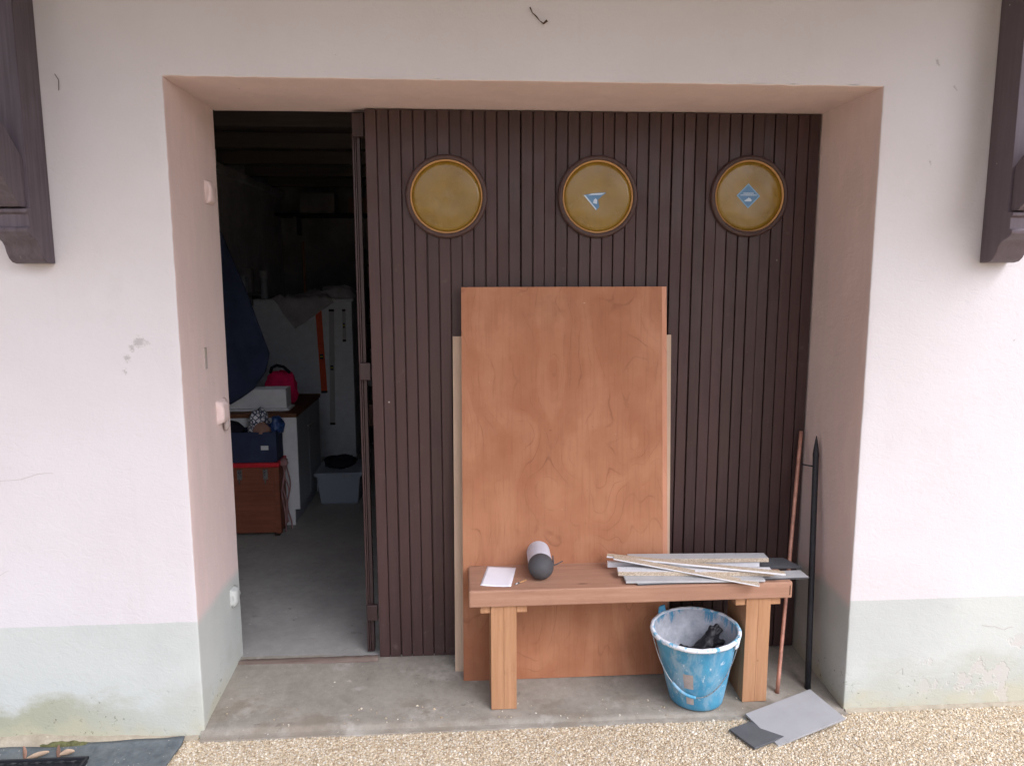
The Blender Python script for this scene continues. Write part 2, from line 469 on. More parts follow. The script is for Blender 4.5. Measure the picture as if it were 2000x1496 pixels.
# ---- asphalt / tarred felt mat with pale grit
k = M('tar_mat', 0.85, 0.3)
p = k.pos()
n = k.noise(p, 30, 5, 0.7)
c = k.ramp(n, [(0.3, s2l(80, 86, 90)), (0.7, s2l(108, 113, 115))])
c = k.mix(k.ss(k.noise(p, 4, 4, 0.6), 0.5, 0.7, 0, 0.5), c, s2l(112, 116, 114))
ve = k.n('ShaderNodeTexVoronoi')
k.set(ve.inputs['Vector'], p)
ve.inputs['Scale'].default_value = 70
d = k.ma('MULTIPLY', k.ss(ve.outputs['Distance'], 0.22, 0.12), k.ss(k.sep(ve.outputs['Color'])[0], 0.78, 0.8))
c = k.mix(k.ma('MULTIPLY', d, 0.6), c, s2l(170, 168, 156))
k.col(c)
k.bump(n, 0.5, 0.004)
MAT['tar_mat'] = k.m

# ---- bucket: blue plastic under plaster splashes
def bucket_mat(name, inside):
    k = M(name, 0.55, 0.35)
    p = k.obj()
    blue = k.ramp(k.noise(p, 10, 5, 0.6), [(0.3, s2l(34, 124, 164)), (0.7, s2l(66, 154, 190))])
    z = k.sep(p)[2]
    streak = k.noise(k.mp(p, (1, 1, 0.35)), 17, 6, 0.7, 0.6)
    if inside:
        cover = k.ss(k.ma('ADD', streak, k.ss(z, 0.20, 0.305, 0.28, 0.0)), 0.43, 0.53, 0.1, 0.97)
        c = k.mix(cover, blue, k.ramp(k.noise(p, 25, 5, 0.7), [(0.3, s2l(158, 160, 168)), (0.7, s2l(206, 206, 212))]))
    else:
        cover = k.ss(streak, 0.44, 0.60, 0.15, 0.95)
        xl = k.ss(k.sep(p)[0], -0.16, 0.12, 1.0, 0.45)
        c = k.mix(k.ma('MULTIPLY', cover, xl), blue, s2l(142, 170, 188))
        c = k.mix(k.ss(k.noise(k.mp(p, (1, 1, 0.5)), 44, 5, 0.7), 0.60, 0.68, 0, 0.75), c, s2l(204, 216, 222))
    k.col(c)
    k.rough(k.ss(streak, 0.4, 0.6, 0.4, 0.85))
    k.bump(streak, 0.25, 0.003)
    MAT[name] = k.m
bucket_mat('bucket_outside', False)
bucket_mat('bucket_inside', True)
k = M('rim_plaster', 0.85, 0.2)
nn = k.noise(k.obj(), 34, 5, 0.7)
k.col(k.mix(k.ss(nn, 0.40, 0.5), s2l(108, 172, 204), s2l(222, 224, 230)))
k.bump(nn, 0.5, 0.004)
MAT['rim_plaster'] = k.m

# ---- amber rolled glass of the portholes
k = M('amber_glass', 0.22, 0.5)
p = k.obj()
wav = k.noise(p, 8, 3, 0.5, 1.0)
k.col(k.ramp(wav, [(0.3, s2l(122, 94, 26)), (0.7, s2l(136, 107, 36))]))
k.rough(k.ss(k.noise(p, 6, 5, 0.7), 0.35, 0.7, 0.14, 0.34))
k.bump(wav, 0.12, 0.012)
MAT['amber_glass'] = k.m

# ---- clear storage box
k = M('clear_plastic', 0.2, 0.5)
k.col(s2l(190, 200, 214))
k.b.inputs['Transmission Weight'].default_value = 0.55
k.b.inputs['IOR'].default_value = 1.3
k.rough(0.3)
MAT['clear_plastic'] = k.m

# ---- printed carrier bag
k = M('printed_bag', 0.4, 0.4)
v = k.vor(k.obj(), 45, 'DISTANCE_TO_EDGE')
k.col(k.mix(k.ss(v, 0.1, 0.16), s2l(50, 60, 88), s2l(214, 214, 220)))
MAT['printed_bag'] = k.m

# ------------------------------------------------------------------ helpers: geometry
ORG = {}

def empty(name, loc, label=None, cat=None, group=None):
    o = bpy.data.objects.new(name, None)
    o.empty_display_size = 0.05
    o.location = loc
    col.objects.link(o)
    ORG[o] = Vector(loc)
    return tag(o, label, cat, group)

def tag(o, label=None, cat=None, group=None, kind=None):
    if label: o['label'] = label
    if cat: o['category'] = cat
    if group: o['group'] = group
    if kind: o['kind'] = kind
    return o

def mesh(name, V, F, mats, parent=None, smooth=False, fm=None, auto=None):
    """V in world coordinates; the object's origin is its parent's, or the base of its own box"""
    V = [Vector(v) for v in V]
    if parent is not None:
        org = ORG[parent]
    else:
        xs = [v.x for v in V]; ys = [v.y for v in V]; zs = [v.z for v in V]
        org = Vector(((min(xs) + max(xs)) / 2, (min(ys) + max(ys)) / 2, min(zs)))
    me = bpy.data.meshes.new(name)
    me.from_pydata([v - org for v in V], [], F)
    if isinstance(mats, str): mats = [mats]
    for m in mats: me.materials.append(MAT[m])
    if fm:
        for p_, i in zip(me.polygons, fm): p_.material_index = i
    if smooth:
        for p_ in me.polygons: p_.use_smooth = True
    me.update()
    if auto is not None:
        for p_ in me.polygons: p_.use_smooth = True
        me.set_sharp_from_angle(angle=R(auto))
    o = bpy.data.objects.new(name, me)
    col.objects.link(o)
    ORG[o] = org
    if parent is not None:
        o.parent = parent
    else:
        o.location = org
    return o

class G:
    """collects geometry"""
    def __init__(self):
        self.V = []; self.F = []; self.fm = []
    def add(self, V, F, mi=0):
        n = len(self.V)
        self.V += [Vector(v) for v in V]
        self.F += [tuple(i + n for i in f) for f in F]
        self.fm += [mi] * len(F)
        return self
    def box(self, a, b, bev=0.0, mi=0, M_=None):
        (x0, y0, z0), (x1, y1, z1) = a, b
        if bev <= 0:
            V = [(x0, y0, z0), (x1, y0, z0), (x1, y1, z0), (x0, y1, z0), (x0, y0, z1), (x1, y0, z1), (x1, y1, z1), (x0, y1, z1)]
            F = [(0, 3, 2, 1), (4, 5, 6, 7), (0, 1, 5, 4), (1, 2, 6, 5), (2, 3, 7, 6), (3, 0, 4, 7)]
        else:
            bm = bmesh.new()
            bmesh.ops.create_cube(bm, size=1.0)
            for v in bm.verts:
                v.co = Vector(((x0 + x1) / 2 + v.co.x * (x1 - x0), (y0 + y1) / 2 + v.co.y * (y1 - y0), (z0 + z1) / 2 + v.co.z * (z1 - z0)))
            bmesh.ops.bevel(bm, geom=list(bm.edges), offset=bev, segments=2, profile=0.5, affect='EDGES')
            bm.verts.index_update()
            V = [v.co.copy() for v in bm.verts]
            F = [tuple(v.index for v in f.verts) for f in bm.faces]
            bm.free()
        if M_ is not None:
            V = [M_ @ Vector(v) for v in V]
        return self.add(V, F, mi)
    def prism(self, poly, axis, a, b, mi=0):
        """poly: 2D points (the two other axes in order), extruded along axis"""
        def mk(p, t):
            if axis == 'x': return (t, p[0], p[1])
            if axis == 'y': return (p[0], t, p[1])
            return (p[0], p[1], t)
        n = len(poly)
        V = [mk(p, a) for p in poly] + [mk(p, b) for p in poly]
        F = [tuple(range(n - 1, -1, -1)), tuple(range(n, 2 * n))]
        F += [(i, (i + 1) % n, n + (i + 1) % n, n + i) for i in range(n)]
        return self.add(V, F, mi)
    def tube(self, pts, r, n=8, cap=True, mi=0):
        pts = [Vector(p) for p in pts]
        rs = r if isinstance(r, (list, tuple)) else [r] * len(pts)
        V = []; F = []
        prev = None
        for i, p_ in enumerate(pts):
            t = (pts[min(i + 1, len(pts) - 1)] - pts[max(i - 1, 0)]).normalized()
            if prev is None:
                a = t.orthogonal().normalized()
            else:
                a = (prev - t * prev.dot(t))
                a = a.normalized() if a.length > 1e-6 else t.orthogonal().normalized()
            prev = a
            b = t.cross(a)
            for j in range(n):
                th = 2 * math.pi * j / n
                V.append(p_ + (a * math.cos(th) + b * math.sin(th)) * rs[i])
        for i in range(len(pts) - 1):
            for j in range(n):
                F.append((i * n + j, i * n + (j + 1) % n, (i + 1) * n + (j + 1) % n, (i + 1) * n + j))
        if cap:
            F.append(tuple(range(n - 1, -1, -1)))
            F.append(tuple((len(pts) - 1) * n + j for j in range(n)))
        return self.add(V, F, mi)
    def lathe(self, prof, n=48, M_=None, mi=0, closed=False):
        V = []; F = []
        for (r, z) in prof:
            for j in range(n):
                th = 2 * math.pi * j / n
                V.append(Vector((r * math.cos(th), r * math.sin(th), z)))
        m = len(prof)
        for i in range(m - 1):
            for j in range(n):
                F.append((i * n + j, i * n + (j + 1) % n, (i + 1) * n + (j + 1) % n, (i + 1) * n + j))
        if M_ is not None: V = [M_ @ v for v in V]
        return self.add(V, F, mi)
    def build(self, name, mats, parent=None, smooth=False, auto=None):
        return mesh(name, self.V, self.F, mats, parent, smooth, self.fm if len(set(self.fm)) > 1 else None, auto)

def box(name, a, b, mat_, parent=None, bev=0.0):
    return G().box(a, b, bev).build(name, mat_, parent)

def fbm(p, s=1.0):
    v = Vector(p) * s
    return noise.noise(v) + 0.5 * noise.noise(v * 2.1) + 0.25 * noise.noise(v * 4.3)

def grid(nu, nv, f):
    V = [f(i / nu, j / nv) for j in range(nv + 1) for i in range(nu + 1)]
    F = [(j * (nu + 1) + i, j * (nu + 1) + i + 1, (j + 1) * (nu + 1) + i + 1, (j + 1) * (nu + 1) + i) for j in range(nv) for i in range(nu)]
    return V, F

def cloth(name, nu, nv, f, mat_, parent=None, thick=0.003):
    V, F = grid(nu, nv, f)
    o = mesh(name, V, F, mat_, parent, True)
    s = o.modifiers.new('thickness', 'SOLIDIFY')
    s.thickness = thick
    return o

def slab_z(x, y):
    return 0.020 + 0.065 * y + 0.012 - 0.010 * x

rng = random.Random(7)
W_OPEN, H_OPEN, D_REV = 2.4, 2.30, 0.438

# ================================================================== the setting
# ---- ground
g = G()
g.add([(-60, -120, 0), (60, -120, 0), (60, 0.3, 0), (-60, 0.3, 0)], [(0, 1, 2, 3)])
tag(g.build('ground', 'gravel_sheet'), kind='structure')

# pebbles standing proud of the sheet
def pebbles():
    nr = np.random.default_rng(3)
    n = 76000
    x = nr.uniform(-0.10, 3.45, n); y = nr.uniform(-0.50, -0.012, n)
    keep = ((x > -0.062 + 0.1 * y) | (y < -0.75)) & ~((y > -0.024) & (x > 0) & (x < 2.4))
    x = x[keep]; y = y[keep]
    # strays kicked on to the slab
    m_ = 70
    x = np.concatenate([x, nr.uniform(0.03, 2.37, m_)]); y = np.concatenate([y, np.minimum(nr.gamma(1.0, 0.055, m_), 0.40)]); n = len(x)
    zb = np.where(y > -0.001, 0.032 + 0.065 * y - 0.010 * x, 0.0)
    t = (1 + 5 ** 0.5) / 2
    ico = np.array([(-1, t, 0), (1, t, 0), (-1, -t, 0), (1, -t, 0), (0, -1, t), (0, 1, t), (0, -1, -t), (0, 1, -t), (t, 0, -1), (t, 0, 1), (-t, 0, -1), (-t, 0, 1)]) / math.sqrt(1 + t * t)
    fc = np.array([(0, 11, 5), (0, 5, 1), (0, 1, 7), (0, 7, 10), (0, 10, 11), (1, 5, 9), (5, 11, 4), (11, 10, 2), (10, 7, 6), (7, 1, 8), (3, 9, 4), (3, 4, 2), (3, 2, 6), (3, 6, 8), (3, 8, 9), (4, 9, 5), (2, 4, 11), (6, 2, 10), (8, 6, 7), (9, 8, 1)])
    s = nr.gamma(9, 1 / 9, n) * 0.0031
    V = np.repeat(ico[None], n, 0) * (1 + nr.uniform(-0.22, 0.22, (n, 12, 1)))
    V *= (s[:, None] * np.stack([nr.uniform(0.8, 1.5, n), nr.uniform(0.7, 1.1, n), nr.uniform(0.5, 0.9, n)], 1))[:, None, :]
    a = nr.uniform(0, 6.283, n); ca, sa = np.cos(a)[:, None], np.sin(a)[:, None]
    tl = nr.uniform(-0.6, 0.6, n); ct, st = np.cos(tl)[:, None], np.sin(tl)[:, None]
    X = V[:, :, 0] * ct + V[:, :, 2] * st; Zz = -V[:, :, 0] * st + V[:, :, 2] * ct; Y = V[:, :, 1]
    V = np.stack([X * ca - Y * sa + x[:, None], X * sa + Y * ca + y[:, None], Zz + (-0.0004 + np.where(zb > 0, 0.001, 0) + zb + nr.uniform(-0.0008, 0.0010, n))[:, None]], 2)
    me = bpy.data.meshes.new('gravel')
    me.vertices.add(n * 12); me.vertices.foreach_set('co', V.reshape(-1).astype(np.float32))
    f = (fc[None] + (np.arange(n) * 12)[:, None, None]).reshape(-1)
    me.loops.add(len(f)); me.loops.foreach_set('vertex_index', f.astype(np.int32))
    me.polygons.add(len(f) // 3); me.polygons.foreach_set('loop_start', np.arange(0, len(f), 3, dtype=np.int32))
    me.update(calc_edges=True)
    me.materials.append(MAT['pebble'])
    o = bpy.data.objects.new('gravel', me)
    col.objects.link(o)
    tag(o, 'beige pebbles of the bound gravel path in front of the garage', 'gravel', kind='stuff')
pebbles()

# ---- concrete slab in the opening, with a low worn nosing
def slab():
    prof = [(-0.030, -0.06), (-0.030, 0.0), (-0.026, 0.006), (-0.012, 0.009), (-0.006, 0.012), (0.0, 0.0265), (0.006, 0.030), (0.02, 0.031), (0.12, None), (0.25, None), (0.36, None), (0.47, None)]
    nx = 60
    V = []; F = []
    for i in range(nx + 1):
        x = -0.012 + (W_OPEN + 0.024) * i / nx
        for (y, z) in prof:
            base = slab_z(x, max(y, 0))
            if z is None:
                zz = base + 0.0012 * fbm((x * 3, y * 3, 0))
            elif z < 0.0:
                zz = z
            else:
                zz = z / 0.031 * base
            yy = y + (0.004 * fbm((x * 4, 2, 0)) + 0.003 * noise.noise((x * 23, 5, 0)) if y < 0.02 else 0)
            V.append((x, yy, zz))
    m = len(prof)
    for i in range(nx):
        for j in range(m - 1):
            F.append((i * m + j, (i + 1) * m + j, (i + 1) * m + j + 1, i * m + j + 1))
    return mesh('threshold_slab', V, F, 'slab_concrete', None, auto=35)
tag(slab(), kind='structure')

# ---- garage room
floor = G().add([(-0.95, 0.44, 0.058), (3.4, 0.44, 0.058), (3.4, 5.6, 0.058), (-0.95, 5.6, 0.058)], [(0, 1, 2, 3)]).build('garage_floor', 'floor_concrete')
tag(floor, kind='structure')
tag(box('wall_left', (-1.0, 0.50, 0.0), (-0.88, 5.5, 2.62), 'inner_wall'), kind='structure')
tag(box('wall_right', (3.2, 0.50, 0.0), (3.32, 5.5, 2.62), 'inner_wall'), kind='structure')
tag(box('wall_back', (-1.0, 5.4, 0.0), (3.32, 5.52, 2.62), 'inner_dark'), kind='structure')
ceil_ = tag(box('ceiling', (-1.0, 0.46, 2.60), (3.32, 5.52, 2.68), 'ceiling_wood'), kind='structure')
for i in range(6):
    yb = 1.15 + i * 0.75
    box('ceiling_beam', (-0.878, yb, 2.50), (3.2, yb + 0.09, 2.598), 'ceiling_wood', ceil_, 0.004)
tag(box('cornice', (-0.879, 0.52, 2.43), (-0.83, 5.39, 2.495), 'inner_wall', None, 0.006), kind='structure')

# ================================================================== house facade
facade = empty('house_facade', (1.2, 0.22, 0), 'pale pink rendered house wall round the garage opening, grey washed base', 'wall')

def relief(x, y, z):
    return 0.0022 * fbm((x * 1.7, y * 1.7, z * 1.7)) + 0.0006 * noise.noise((x * 14, y * 14, z * 14))

def chip(x, z):
    """small random nicks along the arrises"""
    return 0.0022 * noise.noise((x * 31, 1.0, z * 31)) + 0.0010 * noise.noise((x * 80, 3.0, z * 80)) + 0.010 * max(0, noise.noise((x * 12, 7.0, z * 12)) - 0.40)

RB = 0.0045
def side_wall(name, sgn):
    """front face, rounded arris and jamb in one sheet; sgn -1 left of the opening, +1 right of it"""
    x0 = 0.0 if sgn < 0 else W_OPEN
    prof = []
    for d in (4.2, 3.2, 2.4, 1.8, 1.4, 1.1, 0.9, 0.72, 0.56, 0.42, 0.3, 0.2, 0.12, 0.06, 0.025):
        prof.append((x0 + sgn * d, 0.0, 0))
    for a in range(0, 5):
        th = math.pi / 2 * a / 4
        prof.append((x0 + sgn * RB * (1 - math.sin(th)), RB * (1 - math.cos(th)), 2))
    for d in (0.03, 0.07, 0.12, 0.18, 0.25, 0.32, 0.39, D_REV, 0.50):
        prof.append((x0, d, 1))
    zs = [-0.06 + (H_OPEN + 0.06) * i / 84 for i in range(85)] + [H_OPEN + 0.014]
    V = []; F = []; fm = []
    for (x, y, kd) in prof:
        for z in zs:
            if kd == 0:
                e = max(0, 1 - abs(x - x0) / 0.05)
                V.append((x, relief(x, 0, z) + e * chip(x, z) + (0.0018 if z > H_OPEN + 0.001 else 0), z))
            elif kd == 1:
                fade = max(0.0, min(1.0, (H_OPEN - z) / 0.05))
                V.append((x + sgn * (relief(0, y * 2 + 3, z) * fade), y, z))
            else:
                c_ = chip(x0, z)
                V.append((x + sgn * c_, y + c_ + relief(x, 0, z) * 0.6 + (0.0018 if z > H_OPEN + 0.001 else 0), z))
    m = len(zs)
    for i in range(len(prof) - 1):
        for j in range(m - 1):
            q = (i * m + j, (i + 1) * m + j, (i + 1) * m + j + 1, i * m + j + 1)
            F.append(q if sgn < 0 else q[::-1])
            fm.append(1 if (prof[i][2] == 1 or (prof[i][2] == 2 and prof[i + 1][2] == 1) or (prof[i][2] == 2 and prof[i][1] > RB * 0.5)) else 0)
    return mesh(name, V, F, ['wall_paint', 'reveal_bounce_tint'], facade, True, fm)
side_wall('wall', -1)
side_wall('wall', 1)

def head_wall():
    """wall above the opening, from end to end, and the soffit of the opening"""
    xs = [-4.2, -3.2, -2.4, -1.8, -1.4, -1.1, -0.9, -0.72, -0.56, -0.42, -0.3, -0.2, -0.12, -0.06, -0.025]
    n = 90
    xin = [W_OPEN * i / n for i in range(n + 1)]
    allx = xs + xin + [W_OPEN - x for x in reversed(xs)]
    zs = [3.6, 3.3, 3.05, 2.9, 2.8, 2.72, 2.64, 2.57, 2.5, 2.44, 2.39, 2.35, 2.32]
    V = []; F = []; fm = []
    top = [(0.0, z, 0) for z in zs]
    arc = [(RB * (1 - math.cos(math.pi / 2 * a / 4)), H_OPEN + RB * (1 - math.sin(math.pi / 2 * a / 4)), 2) for a in range(5)]
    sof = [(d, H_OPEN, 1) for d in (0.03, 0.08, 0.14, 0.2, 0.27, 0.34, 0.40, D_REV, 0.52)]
    # upper sheet over the full width
    for x in allx:
        for (y, z, kd) in top + [(0.0, H_OPEN + RB, 0)]:
            inside = 0 <= x <= W_OPEN
            e = max(0, 1 - (z - H_OPEN) / 0.05) if inside else 0
            V.append((x, relief(x, 0, z) + e * chip(x, z), z if inside or z > H_OPEN + RB + 1e-6 else H_OPEN))
    m = len(top) + 1
    for i in range(len(allx) - 1):
        for j in range(m - 1):
            F.append((i * m + j, i * m + j + 1, (i + 1) * m + j + 1, (i + 1) * m + j)); fm.append(0)
    n0 = len(V)
    low = arc + sof
    ml = len(low)
    for x in xin:
        for (y, z, kd) in low:
            c_ = chip(x, z)
            if kd == 2: V.append((x, y + c_ + relief(x, 0, z) * 0.6, z + c_))
            else: V.append((x, y, z + 0.6 * relief(x, y * 2 + 5, 2) * min(1, x / 0.05, (W_OPEN - x) / 0.05)))
    for i in range(len(xin) - 1):
        for j in range(ml - 1):
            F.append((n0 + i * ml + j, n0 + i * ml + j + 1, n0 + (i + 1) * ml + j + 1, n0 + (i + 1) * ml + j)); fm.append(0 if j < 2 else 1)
    return mesh('lintel_wall', V, F, ['wall_paint', 'reveal_bounce_tint'], facade, True, fm)
head_wall()

# mass of the wall behind the sheets, so that no light leaks
box('wall_core', (-4.2, 0.03, -0.06), (-0.035, 0.50, 3.6), 'inner_wall', facade)
box('wall_core', (W_OPEN + 0.035, 0.03, -0.06), (6.6, 0.50, 3.6), 'inner_wall', facade)
box('wall_core', (-0.035, 0.03, H_OPEN + 0.035), (W_OPEN + 0.035, 0.52, 3.6), 'inner_wall', facade)

# plastered-over hinge blocks on the left jamb
def lump(name, y0, y1, z0, z1, th, parent, mat_, seed):
    bm = bmesh.new()
    bmesh.ops.create_cube(bm, size=1.0)
    bmesh.ops.subdivide_edges(bm, edges=list(bm.edges), cuts=3, use_grid_fill=True)
    V = []
    for v in bm.verts:
        q = v.co.copy()
        b = 1 - 0.25 * (abs(q.y * 2) ** 4) * (abs(q.z * 2) ** 4)
        x = (q.x + 0.5) * th * b
        y = (y0 + y1) / 2 + q.y * (y1 - y0) * (1 - 0.18 * (q.x + 0.5))
        z = (z0 + z1) / 2 + q.z * (z1 - z0) * (1 - 0.22 * (q.x + 0.5))
        nz = noise.noise((q.x * 3 + seed, q.y * 3, q.z * 3)) * 0.006
        V.append((x - 0.004 + (nz if q.x > -0.3 else 0), y + nz, z + nz))
    bm.verts.index_update()
    F = [tuple(v.index for v in f.verts) for f in bm.faces]
    bm.free()
    return mesh(name, V, F, mat_, parent, True)
lump('hinge_block', 0.352, 0.433, 1.93, 2.02, 0.022, facade, 'reveal_bounce_tint', 1)
hb = lump('hinge_block', 0.335, 0.432, 1.09, 1.185, 0.030, facade, 'reveal_bounce_tint', 9)
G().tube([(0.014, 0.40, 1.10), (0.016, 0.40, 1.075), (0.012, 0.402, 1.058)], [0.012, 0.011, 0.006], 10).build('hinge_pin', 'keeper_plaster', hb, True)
lump('hinge_block', 0.375, 0.433, 0.325, 0.40, 0.026, facade, 'reveal_bounce_tint', 15)
# lock keeper let into the left jamb
kp = box('lock_keeper', (-0.001, 0.236, 1.322), (0.0028, 0.262, 1.402), 'keeper_plaster', facade, 0.001)
G().box((0.0022, 0.242, 1.372), (0.0034, 0.256, 1.396), 0.0).build('keyhole', 'mortar', kp)

# hairline cracks
def crack(pts, r=0.0009):
    P = []
    for a, b in zip(pts[:-1], pts[1:]):
        for t in range(8):
            f = t / 8
            x = a[0] + (b[0] - a[0]) * f; z = a[1] + (b[1] - a[1]) * f
            P.append((x + 0.004 * noise.noise((x * 40, z * 40, 1)), 0.0 + relief(x, 0, z) - 0.0002, z + 0.004 * noise.noise((x * 40, z * 40, 9))))
    G().tube(P, r, 4).build('crack', 'crack_dark', facade)
crack([(-0.72, 0.968), (-0.55, 0.98), (-0.49, 1.0), (-0.44, 0.998)], 0.0008)
crack([(-0.72, 0.60), (-0.66, 0.635), (-0.62, 0.66)], 0.0007)
crack([(2.93, 0.335), (2.98, 0.325), (3.02, 0.31), (3.06, 0.325)], 0.0012)
crack([(2.60, 0.15), (2.625, 0.17), (2.63, 0.135)], 0.0008)

# dried web threads and an old wasp stalk under the eave
def stalk(name, pts, r, label):
    return tag(G().tube(pts, r, 6).build(name, 'twig', None, True), label, 'twig')
stalk('dried_stalk', [(1.185, -0.003, 2.53), (1.192, -0.008, 2.512), (1.205, -0.010, 2.50), (1.216, -0.010, 2.487), (1.228, -0.012, 2.478), (1.240, -0.012, 2.487)], [0.002, 0.0012, 0.0022, 0.001, 0.003, 0.0045], 'small dried stalk stuck to the wall above the middle porthole')
stalk('web_thread', [(-0.330, -0.004, 2.30), (-0.318, -0.006, 2.28), (-0.322, -0.004, 2.25)], 0.0009, 'dark web thread on the wall beside the left bracket')

# earthy mortar at the wall foot
def foot(name, x0, x1, yf, zf, label, mats):
    nx = int((x1 - x0) / 0.02)
    def f(u, v):
        x = x0 + (x1 - x0) * u
        w = 0.5 + 0.5 * noise.noise((x * 6, 3, 0)) + 0.25 * noise.noise((x * 21, 1, 0))
        d = yf(x) * (0.7 + 0.5 * w); h = zf(x) * (0.75 + 0.4 * w)
        a = v * math.pi / 2
        return (x, -d * math.sin(a) + 0.003, h * math.cos(a) ** 1.3 + 0.002 * noise.noise((x * 60, v * 5, 2)) - 0.002 * v)
    V, F = grid(nx, 6, f)
    o = mesh(name, V, F, mats, None, True)
    return tag(o, kind='structure')
foot('mortar_edge', -2.4, -0.02, lambda x: 0.022 + 0.028 * min(1, max(0, (-x - 0.1) / 0.5)), lambda x: 0.014 + 0.026 * min(1, max(0, (-x - 0.08) / 0.5)), '', 'mortar')
foot('mortar_edge', 2.405, 4.8, lambda x: 0.020, lambda x: 0.013, '', 'mortar')
mossV = []; mossF = []
def mossf(u, v):
    x = -0.66 + 0.30 * u
    y = -0.018 - 0.026 * v
    hgt = 0.035 * math.sin(math.pi * min(1, max(0, v))) ** 0.7 * max(0, math.sin(math.pi * u)) ** 0.5 * (0.7 + 0.5 * noise.noise((x * 40, y * 60, 0)))
    return (x, y, 0.008 + hgt * (0.9 - 0.35 * v))
V, F = grid(40, 8, mossf)
tag(mesh('moss', V, F, 'moss', None, True), 'low strip of dull green moss at the foot of the left wall', 'moss', kind='stuff')

# ---- timber brackets carrying the balcony
def bracket(x0, x1, label):
    t = empty('timber_bracket', ((x0 + x1) / 2, -0.08, 1.705), label, 'bracket', 'wooden brackets on either side of the garage opening')
    ZB = 1.705
    # one stick: ogee foot, fillets, then the post against the wall
    prof = [(-0.002, 0), (-0.036, 0), (-0.055, 0.004), (-0.071, 0.016), (-0.082, 0.034), (-0.089, 0.054), (-0.100, 0.067), (-0.119, 0.077), (-0.138, 0.085), (-0.148, 0.096), (-0.149, 0.108), (-0.136, 0.110), (-0.136, 0.150), (-0.146, 0.153), (-0.146, 0.166), (-0.122, 0.170), (-0.122, 1.155), (-0.002, 1.155)]
    po = G().prism([(y, ZB + z) for y, z in prof], 'x', x0, x1).build('wall_post', 'bracket_stain', t, auto=30)
    bv = po.modifiers.new('edge', 'BEVEL'); bv.width = 0.003; bv.segments = 2; bv.limit_method = 'ANGLE'; bv.angle_limit = R(50)
    br = [(-0.1225, ZB + 0.171), (-0.158, ZB + 0.171), (-1.142, 2.86), (-0.965, 2.86), (-0.1225, ZB + 0.315)]
    G().prism(br, 'x', x0 + 0.010, x1 - 0.010).build('brace', 'bracket_stain', t)
    box('balcony_beam', (x0 - 0.01, -1.40, 2.862), (x1 + 0.01, -0.002, 2.965), 'bracket_stain', t, 0.006)
    return t
bracket(-0.486, -0.378, 'dark brown timber bracket with moulded foot on the wall left of the opening')
bracket(2.794, 2.902, 'dark brown timber bracket with moulded foot on the wall right of the opening')

# ---- balcony above, out of the picture: it shades the wall
bal = empty('balcony', (1.2, -0.7, 3.03), 'timber balcony deck over the garage front, above the top of the picture', 'balcony')
for i in range(9):
    y0 = -1.42 + i * 0.158
    box('deck_plank', (-0.85, y0, 2.967), (3.25, y0 + 0.150, 3.005), 'soffit_wood', bal)
box('edge_beam', (-0.85, -1.46, 2.89), (3.25, -1.425, 3.03), 'soffit_wood', bal, 0.004)

# ================================================================== folding door
DZ0 = 0.066
def board_mesh(w, h):
    """one stained board, chamfered on its long front edges"""
    c = 0.0016
    t = 0.014
    poly = [(0, t), (0, c), (c, 0), (w - c, 0), (w, c), (w, t)]
    g_ = G()
    g_.prism(poly, 'z', 0, h)
    me = bpy.data.meshes.new('board')
    me.from_pydata(g_.V, [], g_.F)
    me.materials.append(MAT['door_stain'])
    me.update()
    return me

NB = 13
LEAF = [(0.586, 1.1885), (1.1905, 1.7915), (1.7935, 2.396)]
PORT = [(0.897, 1.969), (1.495, 1.971), (2.110, 1.976)]
LAB = ['dark brown grooved door leaf beside the dark doorway, plain amber porthole',
       'dark brown grooved middle door leaf, torn blue sticker on its porthole',
       'dark brown grooved door leaf beside the right jamb, blue diamond sticker on its porthole']

def door_bottom(x):
    return max(slab_z(x, 0.44), 0.036) + 0.006

